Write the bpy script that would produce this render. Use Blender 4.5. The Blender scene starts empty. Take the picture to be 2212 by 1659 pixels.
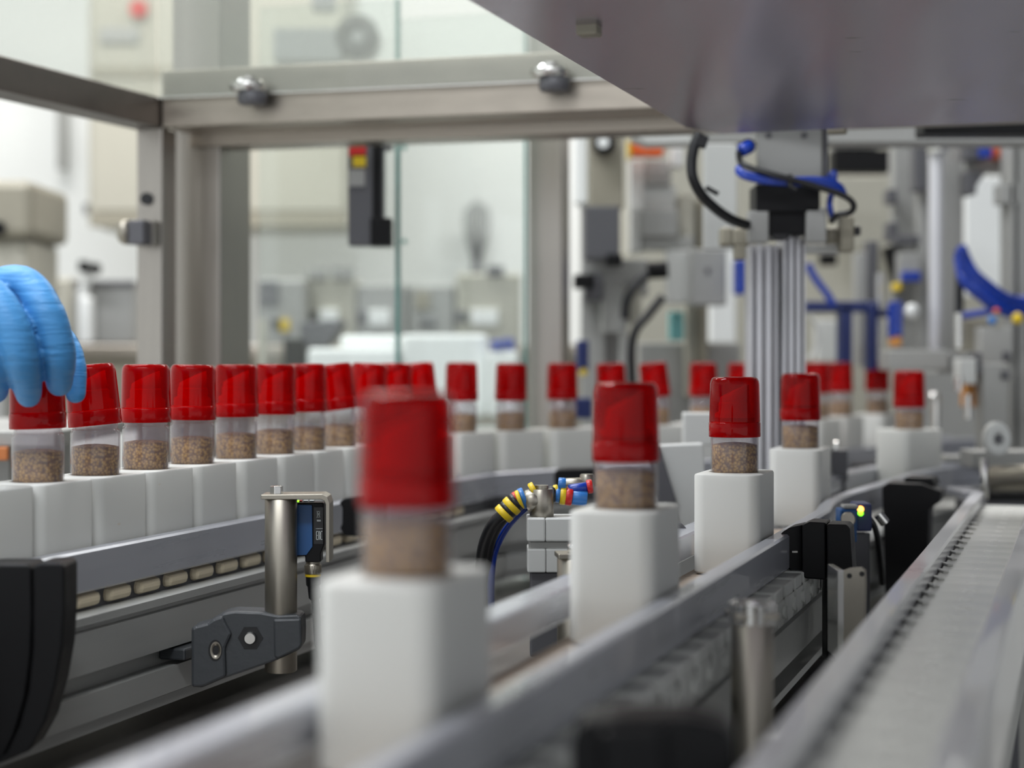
import bpy, bmesh, math, random
from mathutils import Vector, Matrix, Euler
random.seed(7)
scene = bpy.context.scene
R = math.radians

# ------------------------------------------------------------------ scale
# lengths below are written in a working unit; everything is brought to metres (S) at the end
S = 0.70
HC = 1.50            # height of the lens above the floor (working units)
F = 3800.0           # focal length in pixels of the 2212 px wide frame
CX, HOR = 1106.0, 778.0

# ------------------------------------------------------------------ camera
cam_d = bpy.data.cameras.new('camera')
cam = bpy.data.objects.new('camera', cam_d)
scene.collection.objects.link(cam)
cam_d.sensor_width = 36.0
cam_d.lens = F / 2212.0 * 36.0
cam_d.shift_y = -(829.5 - HOR) / 2212.0
cam_d.clip_start = 0.02
cam_d.clip_end = 60
cam.location = (0, 0, HC * S)
cam.rotation_euler = (R(90), 0, 0)
cam_d.dof.use_dof = True
cam_d.dof.focus_distance = 1.80 * S
cam_d.dof.aperture_fstop = (cam_d.lens / 1000.0) / (0.0200 * S)
cam_d.dof.aperture_blades = 0
scene.camera = cam

# ------------------------------------------------------------------ world, lights, exposure
world = bpy.data.worlds.new('world')
scene.world = world
world.use_nodes = True
wn = world.node_tree.nodes
wn['Background'].inputs[0].default_value = (0.94, 0.97, 1.0, 1)
wn['Background'].inputs[1].default_value = 1.12

def area(name, loc, rot, sx, sy, power, col=(1, 1, 1)):
    d = bpy.data.lights.new(name, 'AREA')
    d.shape = 'RECTANGLE'
    d.size, d.size_y = sx * S, sy * S
    d.energy = power
    d.color = col
    o = bpy.data.objects.new(name, d)
    scene.collection.objects.link(o)
    o.location = Vector(loc) * S
    o.rotation_euler = rot
    return o
CEIL = 4.5
area('ceiling_lamp', (-1.5, 2.0, CEIL - .06), (0, 0, 0), 2.6, .5, 74, (.93, .95, 1))
area('ceiling_lamp', (-1.5, 4.9, CEIL - .06), (0, 0, 0), 2.6, .5, 62, (1, .98, .95))
area('ceiling_lamp', (1.6, 5.4, CEIL - .06), (0, 0, 0), 2.6, .5, 62, (1, .97, .94))
area('ceiling_lamp', (-.9, -1.2, CEIL - .06), (0, 0, 0), 3.0, .6, 70, (.93, .96, 1))

scene.view_settings.view_transform = 'Standard'
scene.view_settings.look = 'None'
scene.view_settings.gamma = 1
scene.view_settings.use_curve_mapping = False
scene.view_settings.exposure = -0.10
scene.cycles.max_bounces = 10
scene.cycles.transparent_max_bounces = 24
scene.cycles.caustics_reflective = False
scene.cycles.caustics_refractive = False
scene.cycles.sample_clamp_indirect = 4.0

# ------------------------------------------------------------------ placing
TH = math.atan(1234 / 3800.0)
CT, ST = math.cos(TH), math.sin(TH)
def pt(px, py, Z):
    return Vector(((px - CX) / F * Z, Z, HC - (py - HOR) / F * Z))
def xz(px, Z):
    return ((px - CX) / F * Z, Z)
def ns(n, s, d=0.0):
    """conveyor frame: n across to the right, s along the run, d below the lens"""
    return Vector((n * CT + s * ST, -n * ST + s * CT, HC - d))
D_TOP, D_CHAIN, D_RAIL = .115, .215, .178       # carrier top, chain, rail top below the lens

# ------------------------------------------------------------------ materials
def lin(c):
    return tuple(((v / 255) / 12.92 if v / 255 <= .04045 else ((v / 255 + .055) / 1.055) ** 2.4) for v in c) + (1,)
MATS = {}
def mat(name, rgb, rough=.5, metal=0, spec=.5, noise=0, nscale=40, stretch=(1, 1, 1), bump=0, coat=0, sss=0, emit=None, estr=0, sheen=0, noise_detail=4):
    m = bpy.data.materials.new(name)
    m.use_nodes = True
    nt = m.node_tree
    b = nt.nodes['Principled BSDF']
    col = lin(rgb)
    b.inputs['Base Color'].default_value = col
    b.inputs['Roughness'].default_value = rough
    b.inputs['Metallic'].default_value = metal
    b.inputs['Specular IOR Level'].default_value = spec
    b.inputs['Coat Weight'].default_value = coat
    if sss:
        b.inputs['Subsurface Weight'].default_value = sss
        b.inputs['Subsurface Scale'].default_value = .01
        b.inputs['Subsurface Radius'].default_value = (1, 1, 1)
    if emit:
        b.inputs['Emission Color'].default_value = lin(emit)
        b.inputs['Emission Strength'].default_value = estr
    if noise or bump:
        tc = nt.nodes.new('ShaderNodeTexCoord')
        mp = nt.nodes.new('ShaderNodeMapping')
        mp.inputs['Scale'].default_value = stretch
        nz = nt.nodes.new('ShaderNodeTexNoise')
        nz.inputs['Scale'].default_value = nscale
        nz.inputs['Detail'].default_value = noise_detail
        nt.links.new(tc.outputs['Object'], mp.inputs[0])
        nt.links.new(mp.outputs[0], nz.inputs['Vector'])
        if noise:
            mx = nt.nodes.new('ShaderNodeMix')
            mx.data_type = 'RGBA'
            mx.inputs[6].default_value = tuple(v * (1 - noise) for v in col[:3]) + (1,)
            mx.inputs[7].default_value = tuple(min(1, v * (1 + noise)) for v in col[:3]) + (1,)
            nt.links.new(nz.outputs['Fac'], mx.inputs[0])
            nt.links.new(mx.outputs[2], b.inputs['Base Color'])
            mr = nt.nodes.new('ShaderNodeMapRange')
            mr.inputs[3].default_value = max(.03, rough - .12)
            mr.inputs[4].default_value = min(1, rough + .12)
            nt.links.new(nz.outputs['Fac'], mr.inputs[0])
            nt.links.new(mr.outputs[0], b.inputs['Roughness'])
        if bump:
            bp = nt.nodes.new('ShaderNodeBump')
            bp.inputs['Strength'].default_value = bump
            bp.inputs['Distance'].default_value = .002
            nt.links.new(nz.outputs['Fac'], bp.inputs['Height'])
            nt.links.new(bp.outputs[0], b.inputs['Normal'])
    MATS[name] = m
    return m

def clear_mat(name, tint, haze_rgb, haze, rough=.05, ior=1.45):
    """see-through plastic or glass: tinted transparency, a little haze, Fresnel gloss"""
    m = bpy.data.materials.new(name)
    m.use_nodes = True
    nt = m.node_tree
    nt.nodes.clear()
    out = nt.nodes.new('ShaderNodeOutputMaterial')
    tr = nt.nodes.new('ShaderNodeBsdfTransparent'); tr.inputs[0].default_value = tint
    df = nt.nodes.new('ShaderNodeBsdfDiffuse'); df.inputs[0].default_value = lin(haze_rgb)
    tl = nt.nodes.new('ShaderNodeBsdfTranslucent'); tl.inputs[0].default_value = lin(haze_rgb)
    h2 = nt.nodes.new('ShaderNodeMixShader'); h2.inputs[0].default_value = .5
    nt.links.new(df.outputs[0], h2.inputs[1]); nt.links.new(tl.outputs[0], h2.inputs[2])
    m1 = nt.nodes.new('ShaderNodeMixShader'); m1.inputs[0].default_value = haze
    nt.links.new(tr.outputs[0], m1.inputs[1]); nt.links.new(h2.outputs[0], m1.inputs[2])
    gl = nt.nodes.new('ShaderNodeBsdfGlossy'); gl.inputs['Roughness'].default_value = rough
    lw = nt.nodes.new('ShaderNodeLayerWeight'); lw.inputs[0].default_value = .5
    pw = nt.nodes.new('ShaderNodeMath'); pw.operation = 'POWER'; pw.inputs[1].default_value = 4.5
    nt.links.new(lw.outputs['Facing'], pw.inputs[0])
    fr = nt.nodes.new('ShaderNodeMath'); fr.operation = 'MULTIPLY_ADD'
    f0 = ((ior - 1) / (ior + 1)) ** 2
    fr.inputs[1].default_value = .9 - f0; fr.inputs[2].default_value = f0
    nt.links.new(pw.outputs[0], fr.inputs[0])
    m2 = nt.nodes.new('ShaderNodeMixShader')
    nt.links.new(fr.outputs[0], m2.inputs[0])
    nt.links.new(m1.outputs[0], m2.inputs[1]); nt.links.new(gl.outputs[0], m2.inputs[2])
    nt.links.new(m2.outputs[0], out.inputs[0])
    MATS[name] = m
    return m

M = MATS
mat('wall_white', (228, 230, 228), .8, noise=.03, nscale=2)
mat('wall_grey', (84, 86, 94), .8, noise=.03, nscale=2)
mat('floor_grey', (168, 168, 164), .5, noise=.12, nscale=4)
mat('ceiling_white', (225, 226, 224), .9, noise=.02, nscale=3)
mat('steel', (164, 159, 152), .34, 1, noise=.12, nscale=6, stretch=(14, 14, .6))
mat('steel_beam', (168, 160, 149), .36, 1, noise=.12, nscale=6, stretch=(.6, 14, 14))
mat('steel_shaded', (120, 114, 110), .34, 1, noise=.12, nscale=6, stretch=(.6, 14, 14))  # cross beam steel darkened; the side beam's dim reflections are put into the colour
mat('steel_tube', (158, 153, 142), .40, 1, noise=.08, nscale=60, stretch=(1, 1, .15), bump=.05)
mat('bright_metal', (215, 214, 210), .18, 1, noise=.03, nscale=30)
mat('aluminium', (182, 184, 192), .30, .35, noise=.07, nscale=12, stretch=(.6, .6, 10), coat=.35)
mat('aluminium_dark', (182, 183, 180), .42, .3, noise=.10, nscale=9, stretch=(.5, .5, 9))
mat('aluminium_bright', (216, 216, 220), .32, .3, noise=.04, nscale=10, coat=.35)
mat('bed_steel', (128, 124, 120), .35, .8, noise=.15, nscale=5)
mat('black_plastic', (8, 8, 10), .45, 0, .22, noise=.15, nscale=60, bump=.03)
mat('black_rubber', (13, 14, 17), .38, 0, .5, noise=.1, nscale=50)
mat('grey_casting', (58, 61, 64), .42, 0, .5, noise=.08, nscale=220, bump=.12)
mat('cream_plastic', (222, 208, 180), .5, 0, .4, noise=.10, nscale=40)
mat('tan_plastic', (196, 178, 160), .5, 0, .4, noise=.10, nscale=30)
mat('link_grey', (232, 232, 226), .24, .05, .6, noise=.06, nscale=25)
mat('link_white', (226, 227, 222), .45, 0, .5, noise=.10, nscale=30)
mat('blue_plastic', (26, 78, 132), .45, 0, .5, noise=.06, nscale=60)
mat('sky_blue_plastic', (52, 118, 190), .35, 0, .5, noise=.04, nscale=60)
mat('blue_hose', (12, 54, 156), .28, 0, .6, noise=.06, nscale=30)
mat('navy_frame', (22, 38, 92), .45, 0, .5, noise=.06, nscale=20)
mat('yellow_plastic', (222, 190, 30), .4, 0, .5, noise=.05, nscale=60)
mat('red_plastic', (196, 34, 32), .4, 0, .5, noise=.05, nscale=60)
mat('orange_plastic', (232, 96, 22), .5, 0, .5, noise=.04, nscale=20)
mat('amber_plastic', (206, 140, 66), .4, 0, .5, noise=.04, nscale=20)
mat('beige_panel', (176, 173, 160), .5, .1, .4, noise=.05, nscale=5)
mat('beige_dark', (150, 145, 130), .5, .3, .4, noise=.06, nscale=5)
mat('machine_grey', (158, 158, 155), .45, .2, .5, noise=.05, nscale=8)
mat('machine_light', (206, 207, 204), .5, .05, .5, noise=.04, nscale=8)
mat('machine_dark', (92, 92, 96), .45, .3, .5, noise=.08, nscale=8)
mat('white_print', (215, 220, 218), .6, 0, .3, noise=.02, nscale=90)
mat('white_body', (238, 240, 238), .45, 0, .5, noise=.02, nscale=10)
mat('glass_green', (96, 150, 142), .15, 0, .6, noise=.05, nscale=20)
mat('teal_label', (120, 190, 190), .5, 0, .5, noise=.05, nscale=20)
mat('wood_strip', (186, 112, 62), .5, 0, .4, noise=.15, nscale=20)
mat('red_inner', (226, 14, 20), .38, 0, .5, noise=.06, nscale=30)
mat('led_orange', (255, 170, 90), .4, emit=(255, 150, 60), estr=7, noise=.01)
mat('led_green', (120, 230, 40), .4, emit=(110, 240, 30), estr=5, noise=.01)
clear_mat('clear_jar', (.96, .95, .96, 1), (222, 218, 226), .115, .07)
clear_mat('clear_block', (.9, .92, .95, 1), (222, 226, 230), .45, .10)
clear_mat('red_lid', (.86, .012, .02, 1), (200, 2, 9), .24, .07, 1.25)
clear_mat('red_band', (.9, .02, .03, 1), (212, 8, 14), .55, .08, 1.28)
clear_mat('glass_pane', (.95, .965, .955, 1), (226, 228, 218), .17, .03)
clear_mat('glass_door', (.95, .975, .965, 1), (214, 218, 214), .06, .03)

def hood_material():
    m = mat('hood_steel', (186, 178, 192), .26, 1)
    nt = m.node_tree; b = nt.nodes['Principled BSDF']
    tc = nt.nodes.new('ShaderNodeTexCoord')
    mp = nt.nodes.new('ShaderNodeMapping'); mp.inputs['Scale'].default_value = (3, 160, 3)
    mp.inputs['Rotation'].default_value = (0, 0, R(18))
    nz = nt.nodes.new('ShaderNodeTexNoise'); nz.inputs['Scale'].default_value = 4; nz.inputs['Detail'].default_value = 5
    nt.links.new(tc.outputs['Object'], mp.inputs[0]); nt.links.new(mp.outputs[0], nz.inputs['Vector'])
    bp = nt.nodes.new('ShaderNodeBump'); bp.inputs['Strength'].default_value = .10; bp.inputs['Distance'].default_value = .001
    nt.links.new(nz.outputs['Fac'], bp.inputs['Height']); nt.links.new(bp.outputs[0], b.inputs['Normal'])
    mp3 = nt.nodes.new('ShaderNodeMapping'); mp3.inputs['Rotation'].default_value = (0, 0, R(38)); mp3.inputs['Scale'].default_value = (9, 1.2, 1)
    n3 = nt.nodes.new('ShaderNodeTexNoise'); n3.inputs['Scale'].default_value = 1; n3.inputs['Detail'].default_value = 1
    nt.links.new(tc.outputs['Object'], mp3.inputs[0]); nt.links.new(mp3.outputs[0], n3.inputs['Vector'])
    b3 = nt.nodes.new('ShaderNodeBump'); b3.inputs['Strength'].default_value = .9; b3.inputs['Distance'].default_value = .012
    nt.links.new(n3.outputs['Fac'], b3.inputs['Height']); nt.links.new(bp.outputs[0], b3.inputs['Normal']); nt.links.new(b3.outputs[0], b.inputs['Normal'])
    # small dark scuffs
    mp2 = nt.nodes.new('ShaderNodeMapping'); mp2.inputs['Scale'].default_value = (30, 140, 30)
    n2 = nt.nodes.new('ShaderNodeTexNoise'); n2.inputs['Scale'].default_value = 1; n2.inputs['Detail'].default_value = 2
    nt.links.new(tc.outputs['Object'], mp2.inputs[0]); nt.links.new(mp2.outputs[0], n2.inputs['Vector'])
    rp = nt.nodes.new('ShaderNodeValToRGB')
    rp.color_ramp.elements[0].position = .24; rp.color_ramp.elements[0].color = lin((80, 70, 72))
    rp.color_ramp.elements[1].position = .30; rp.color_ramp.elements[1].color = lin((186, 178, 192))
    nt.links.new(n2.outputs['Fac'], rp.inputs[0]); nt.links.new(rp.outputs[0], b.inputs['Base Color'])
hood_material()

def carrier_material():
    m = mat('carrier_white', (218, 218, 213), .42, 0, .45, sss=.25)
    nt = m.node_tree; b = nt.nodes['Principled BSDF']
    tc = nt.nodes.new('ShaderNodeTexCoord')
    mp = nt.nodes.new('ShaderNodeMapping'); mp.inputs['Scale'].default_value = (26, 26, 90)
    oi = nt.nodes.new('ShaderNodeObjectInfo')
    vm = nt.nodes.new('ShaderNodeVectorMath'); vm.operation = 'ADD'
    cb = nt.nodes.new('ShaderNodeCombineXYZ')
    mu = nt.nodes.new('ShaderNodeMath'); mu.operation = 'MULTIPLY'; mu.inputs[1].default_value = 37
    nt.links.new(oi.outputs['Random'], mu.inputs[0]); nt.links.new(mu.outputs[0], cb.inputs[0])
    nt.links.new(tc.outputs['Object'], mp.inputs[0]); nt.links.new(mp.outputs[0], vm.inputs[0]); nt.links.new(cb.outputs[0], vm.inputs[1])
    nz = nt.nodes.new('ShaderNodeTexNoise'); nz.inputs['Scale'].default_value = 1.2; nz.inputs['Detail'].default_value = 2
    nt.links.new(vm.outputs[0], nz.inputs['Vector'])
    rp = nt.nodes.new('ShaderNodeValToRGB')
    rp.color_ramp.elements[0].position = .17; rp.color_ramp.elements[0].color = lin((206, 188, 154))
    rp.color_ramp.elements[1].position = .26; rp.color_ramp.elements[1].color = lin((218, 218, 213))
    nt.links.new(nz.outputs['Fac'], rp.inputs[0]); nt.links.new(rp.outputs[0], b.inputs['Base Color'])
carrier_material()

def seed_material():
    m = mat('seeds', (150, 112, 66), .55, 0, .4)
    nt = m.node_tree; b = nt.nodes['Principled BSDF']
    tc = nt.nodes.new('ShaderNodeTexCoord')
    vo = nt.nodes.new('ShaderNodeTexVoronoi'); vo.inputs['Scale'].default_value = 470
    nt.links.new(tc.outputs['Object'], vo.inputs['Vector'])
    rp = nt.nodes.new('ShaderNodeValToRGB')
    e = rp.color_ramp.elements
    e[0].position = .10; e[0].color = lin((212, 174, 96))
    e[1].position = .75; e[1].color = lin((112, 76, 34))
    nt.links.new(vo.outputs['Distance'], rp.inputs[0])
    hs = nt.nodes.new('ShaderNodeMix'); hs.data_type = 'RGBA'; hs.blend_type = 'MULTIPLY'; hs.inputs[0].default_value = .45
    sp = nt.nodes.new('ShaderNodeSeparateColor'); nt.links.new(vo.outputs['Color'], sp.inputs[0])
    rp2 = nt.nodes.new('ShaderNodeValToRGB')
    rp2.color_ramp.elements[0].color = lin((196, 168, 120)); rp2.color_ramp.elements[1].color = lin((255, 240, 196))
    nt.links.new(sp.outputs[0], rp2.inputs[0])
    nt.links.new(rp.outputs[0], hs.inputs[6]); nt.links.new(rp2.outputs[0], hs.inputs[7])
    nt.links.new(hs.outputs[2], b.inputs['Base Color'])
    bp = nt.nodes.new('ShaderNodeBump'); bp.inputs['Strength'].default_value = .45; bp.inputs['Distance'].default_value = .0005; bp.invert = True
    nt.links.new(vo.outputs['Distance'], bp.inputs['Height']); nt.links.new(bp.outputs[0], b.inputs['Normal'])
seed_material()

def glove_material():
    m = mat('nitrile_blue', (76, 148, 208), .46, 0, .45, sss=.12)
    nt = m.node_tree; b = nt.nodes['Principled BSDF']
    tc = nt.nodes.new('ShaderNodeTexCoord')
    mp = nt.nodes.new('ShaderNodeMapping'); mp.inputs['Scale'].default_value = (22, 22, 130); mp.inputs['Rotation'].default_value = (0, R(18), 0)
    nz = nt.nodes.new('ShaderNodeTexNoise'); nz.inputs['Scale'].default_value = 1.5; nz.inputs['Detail'].default_value = 3; nz.inputs['Distortion'].default_value = .6
    nt.links.new(tc.outputs['Object'], mp.inputs[0]); nt.links.new(mp.outputs[0], nz.inputs['Vector'])
    bp = nt.nodes.new('ShaderNodeBump'); bp.inputs['Strength'].default_value = .55; bp.inputs['Distance'].default_value = .003
    nt.links.new(nz.outputs['Fac'], bp.inputs['Height']); nt.links.new(bp.outputs[0], b.inputs['Normal'])
glove_material()

# ------------------------------------------------------------------ mesh builder
class MB:
    def __init__(self):
        self.v = []; self.f = []; self.s = []
    def add(self, vs, fs, smooth=False):
        k = len(self.v)
        self.v += [Vector(p) for p in vs]
        self.f += [tuple(i + k for i in q) for q in fs]
        self.s += [smooth] * len(fs)
        return self
    def box(self, c, size, rot=(0, 0, 0), bevel=0.0, seg=2):
        bm = bmesh.new()
        bmesh.ops.create_cube(bm, size=1)
        bmesh.ops.scale(bm, vec=size, verts=bm.verts)
        if bevel:
            bmesh.ops.bevel(bm, geom=bm.edges[:], offset=min(bevel, min(size) * .45), segments=seg, profile=.5, affect='EDGES')
        bmesh.ops.transform(bm, matrix=Matrix.Translation(c) @ Euler(rot).to_matrix().to_4x4(), verts=bm.verts)
        bm.verts.index_update()
        self.add([v.co.copy() for v in bm.verts], [[v.index for v in f.verts] for f in bm.faces], False)
        bm.free()
        return self
    def prism(self, pts, ext, bevel=0.0, smooth=False):
        """closed outline of 3-D points pushed along ext"""
        bm = bmesh.new()
        vs = [bm.verts.new(p) for p in pts]
        f = bm.faces.new(vs)
        r = bmesh.ops.extrude_face_region(bm, geom=[f])
        nv = [g for g in r['geom'] if isinstance(g, bmesh.types.BMVert)]
        bmesh.ops.translate(bm, vec=ext, verts=nv)
        bmesh.ops.recalc_face_normals(bm, faces=bm.faces)
        if bevel:
            bmesh.ops.bevel(bm, geom=bm.edges[:], offset=bevel, segments=2, profile=.5, affect='EDGES', clamp_overlap=True)
        bm.verts.index_update()
        self.add([v.co.copy() for v in bm.verts], [[v.index for v in f.verts] for f in bm.faces], smooth)
        bm.free()
        return self
    def tube(self, pts, r, n=14, cap=True, closed=False):
        pts = [Vector(p) for p in pts]
        rs = r if isinstance(r, (list, tuple)) else [r] * len(pts)
        k = len(self.v); ring = []
        up = None
        for i, p in enumerate(pts):
            t = (pts[min(i + 1, len(pts) - 1)] - pts[max(i - 1, 0)]).normalized()
            if up is None:
                up = t.cross(Vector((0, 0, 1)))
                if up.length < .1: up = t.cross(Vector((1, 0, 0)))
                up.normalize()
            up = (up - t * up.dot(t)).normalized()
            w = t.cross(up)
            ring.append([p + (up * math.cos(a) + w * math.sin(a)) * rs[i] for a in [2 * math.pi * j / n for j in range(n)]])
        vs = [q for rg in ring for q in rg]
        fs = []
        for i in range(len(ring) - 1):
            for j in range(n):
                fs.append((i * n + j, i * n + (j + 1) % n, (i + 1) * n + (j + 1) % n, (i + 1) * n + j))
        self.add(vs, fs, True)
        if cap:
            self.add(ring[0][::-1], [tuple(range(n))]); self.add(ring[-1], [tuple(range(n))])
        return self
    def cyl(self, a, b, r, n=24, bevel=0):
        a, b = Vector(a), Vector(b)
        if bevel:
            t = (b - a).normalized()
            return self.tube([a, a + t * .0001, a + t * bevel, b - t * bevel, b - t * .0001, b], [r - bevel, r - bevel, r, r, r - bevel, r - bevel], n)
        return self.tube([a, b], r, n)
    def lathe(self, prof, c=(0, 0, 0), n=32, smooth=True):
        """(r, z) outline spun about z; r = 0 ends close it"""
        c = Vector(c); vs = []; fs = []; idx = []
        for r, z in prof:
            if r < 1e-6:
                idx.append([len(vs)]); vs.append(c + Vector((0, 0, z)))
            else:
                idx.append(list(range(len(vs), len(vs) + n)))
                vs += [c + Vector((r * math.cos(2 * math.pi * j / n), r * math.sin(2 * math.pi * j / n), z)) for j in range(n)]
        for a, b in zip(idx, idx[1:]):
            for j in range(n):
                k = (j + 1) % n
                if len(a) == 1 and len(b) == 1: continue
                if len(a) == 1: fs.append((a[0], b[j], b[k]))
                elif len(b) == 1: fs.append((a[j], b[0], a[k]))
                else: fs.append((a[j], b[j], b[k], a[k]))
        return self.add(vs, fs, smooth)
    def sweep(self, prof, path, closed=True):
        """prof: (offset across, height z) points; path: list of (x, y) stations"""
        st = []
        for i, p in enumerate(path):
            a = Vector(path[max(i - 1, 0)]); b = Vector(path[min(i + 1, len(path) - 1)])
            t = (b - a).normalized(); nrm = Vector((t.y, -t.x))
            st.append([Vector((p[0] + nrm.x * o, p[1] + nrm.y * o, z)) for o, z in prof])
        n = len(prof); vs = [q for r in st for q in r]; fs = []
        for i in range(len(st) - 1):
            for j in range(n if closed else n - 1):
                fs.append((i * n + j, (i + 1) * n + j, (i + 1) * n + (j + 1) % n, i * n + (j + 1) % n))
        if closed:
            fs.append(tuple(range(n))); fs.append(tuple(reversed(range((len(st) - 1) * n, len(st) * n))))
        return self.add(vs, fs)
    def build(self, name, m, parent=None, origin=None, kind=None):
        if origin is None:
            if parent is not None: origin = world_loc(parent)
            else:
                xs = [p.x for p in self.v]; ys = [p.y for p in self.v]; zs = [p.z for p in self.v]
                origin = Vector(((min(xs) + max(xs)) / 2, (min(ys) + max(ys)) / 2, min(zs)))
        origin = Vector(origin)
        me = bpy.data.meshes.new(name)
        me.from_pydata([tuple(p - origin) for p in self.v], [], self.f)
        me.polygons.foreach_set('use_smooth', self.s)
        me.materials.append(M[m] if isinstance(m, str) else m)
        bm = bmesh.new(); bm.from_mesh(me); bmesh.ops.recalc_face_normals(bm, faces=bm.faces); bm.to_mesh(me); bm.free()
        o = bpy.data.objects.new(name, me)
        scene.collection.objects.link(o)
        if parent is not None:
            o.parent = parent
            o.location = origin - world_loc(parent)
        else:
            o.location = origin
        if kind: o['kind'] = kind
        return o
def world_loc(o):
    p = Vector(o.location)
    while o.parent is not None:
        o = o.parent; p += Vector(o.location)
    return p

def thing(name, label, cat, loc, group=None):
    o = bpy.data.objects.new(name, None)
    scene.collection.objects.link(o)
    o.empty_display_size = .02
    o.location = loc
    o['label'] = label; o['category'] = cat
    if group: o['group'] = group
    return o
def tag(o, label, cat, group=None):
    o['label'] = label; o['category'] = cat
    if group: o['group'] = group
    return o
def copy_tree(o, parent=None):
    c = o.copy(); scene.collection.objects.link(c); c.parent = parent
    for ch in list(o.children):
        copy_tree(ch, c)
    return c
def spline(pts, k=8):
    pts = [Vector(p) for p in pts]; out = []
    for i in range(len(pts) - 1):
        p0 = pts[max(i - 1, 0)]; p1 = pts[i]; p2 = pts[i + 1]; p3 = pts[min(i + 2, len(pts) - 1)]
        for j in range(k):
            t = j / k
            out.append(.5 * ((2 * p1) + (p2 - p0) * t + (2 * p0 - 5 * p1 + 4 * p2 - p3) * t * t + (3 * p1 - p0 - 3 * p2 + p3) * t ** 3))
    out.append(pts[-1])
    return out
def pbox(mb, x0, y0, x1, y1, Z, dep, rz=0, bevel=.002):
    """box whose near face covers that part of the view at distance Z"""
    a = pt(x0, y0, Z); b = pt(x1, y1, Z)
    c = (a + b) / 2
    off = Vector((-math.sin(rz), math.cos(rz), 0)) * (dep / 2)
    return mb.box(c + off, (abs(b.x - a.x), dep, abs(a.z - b.z)), (0, 0, rz), bevel)
def part(name, m, parent, x0, y0, x1, y1, Z, dep, rz=0, bevel=.002):
    return pbox(MB(), x0, y0, x1, y1, Z, dep, rz, bevel).build(name, m, parent)
def hose(name, m, parent, pts, r, n=12, k=8):
    return MB().tube(spline([pt(*p) for p in pts], k), r, n).build(name, m, parent)
def struct(mb, name, m):
    o = mb.build(name, m); o['kind'] = 'structure'; return o

# ------------------------------------------------------------------ the room
struct(MB().box((0, 3, -.05), (9, 9, .1)), 'floor', 'floor_grey')
struct(MB().box((0, 3, CEIL + .05), (9, 9, .1)), 'ceiling', 'ceiling_white')
struct(MB().box((0, 7.35, CEIL / 2), (9, .1, CEIL)), 'wall_back', 'wall_white')
struct(MB().box((-4.5, 3, CEIL / 2), (.1, 9, CEIL)), 'wall_left', 'wall_white')
struct(MB().box((4.5, 3, CEIL / 2), (.1, 9, CEIL)), 'wall_right', 'wall_grey')

# ------------------------------------------------------------------ conveyor runs
def line(n, s0, s1, k=2):
    return [tuple(ns(n, s0 + (s1 - s0) * i / (k - 1)).xy) for i in range(k)]
def zl(x): return 3768.0 / (2340 - x)
L_PX = [82, 206, 315, 415, 510, 593, 662, 731, 794, 853, 908]
BACK = [(997, 2.80), (1103, 2.88), (1214, 2.96), (1321, 3.04), (1417, 3.13), (1519, 3.22), (1600, 3.30)]
FAR = [(1764, 3.48), (1815, 3.62), (1895, 3.78)]
path_L = line(-.943, .75, 2.45, 4) + [tuple(p) for p in spline([ns(-.943, 2.45).xy, ns(-.936, 2.62).xy] + [Vector(xz(*b)) for b in BACK] + [Vector(xz(1815, 3.62)), Vector(xz(1895, 3.78)), Vector((.93, 3.98)), Vector((1.05, 4.08))], 4)[1:]]
J_PX = [(879, .946), (1352, 1.37), (1587, 1.806), (1729, 2.30), (1964, 2.93)]
path_J = line(-.341, .42, 2.1, 3) + [tuple(p) for p in spline([ns(-.341, 2.1).xy, Vector(xz(1729, 2.30)), Vector(xz(1850, 2.62)), Vector(xz(1964, 2.93)), Vector((.84, 3.07)), Vector((1.05, 3.14))], 5)[1:]]

def heading(path, x, y):
    best = None
    for a, b in zip(path, path[1:]):
        a, b = Vector(a), Vector(b); m = (a + b) / 2
        d = (m - Vector((x, y))).length
        if best is None or d < best[0]:
            best = (d, math.atan2((b - a).x, (b - a).y))
    return -best[1]

def rail_prof(o0, o1, top, bot):
    c = .0022
    zt, zb = HC - top, HC - bot
    return [(o0, zt - c), (o0 + c, zt), (o1 - c, zt), (o1, zt - c), (o1, zb + c), (o1 - c, zb), (o0 + c, zb), (o0, zb + c)]

def beam_prof(w, top, bot):
    """aluminium conveyor beam with a T-slot in either side"""
    r = [(w + .002, top), (w + .002, top + .0075), (w - .004, top + .0095), (w - .004, top + .0125), (w, top + .0145),
         (w, top + .0525), (w - .018, top + .0525), (w - .018, top + .0715), (w, top + .0715), (w, bot - .012), (w - .004, bot - .010), (w - .004, bot)]
    l = [(-a, d) for a, d in reversed(r)]
    return [(a, HC - d) for a, d in r + l]

def conveyor(name, label, loc):
    return thing(name, label, 'conveyor', loc)

# left run and its bend
conL = conveyor('chain_conveyor', 'chain conveyor carrying the long left row of capped jars, bending away at the back', ns(-.943, 1.2, HC))
MB().sweep(rail_prof(.0395, .0565, D_RAIL, .2175), path_L).build('guide_rail', 'aluminium', conL)
MB().sweep(rail_prof(-.0565, -.0395, D_RAIL, .2175), path_L).build('guide_rail', 'aluminium', conL)
MB().sweep(beam_prof(.073, .2355, .345), path_L).build('beam', 'aluminium_dark', conL)
MB().sweep([(.04, HC - .218), (.046, HC - .218), (.046, HC - .2355), (.04, HC - .2355)], path_L).build('wear_strip', 'machine_dark', conL)
for s_ in (.95, 2.3):
    for n_ in (-.99, -.896):
        MB().box(ns(n_, s_, .3549), (.035, .035, .0196), (0, 0, -TH)).build('support_foot', 'aluminium_dark', conL)

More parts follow.
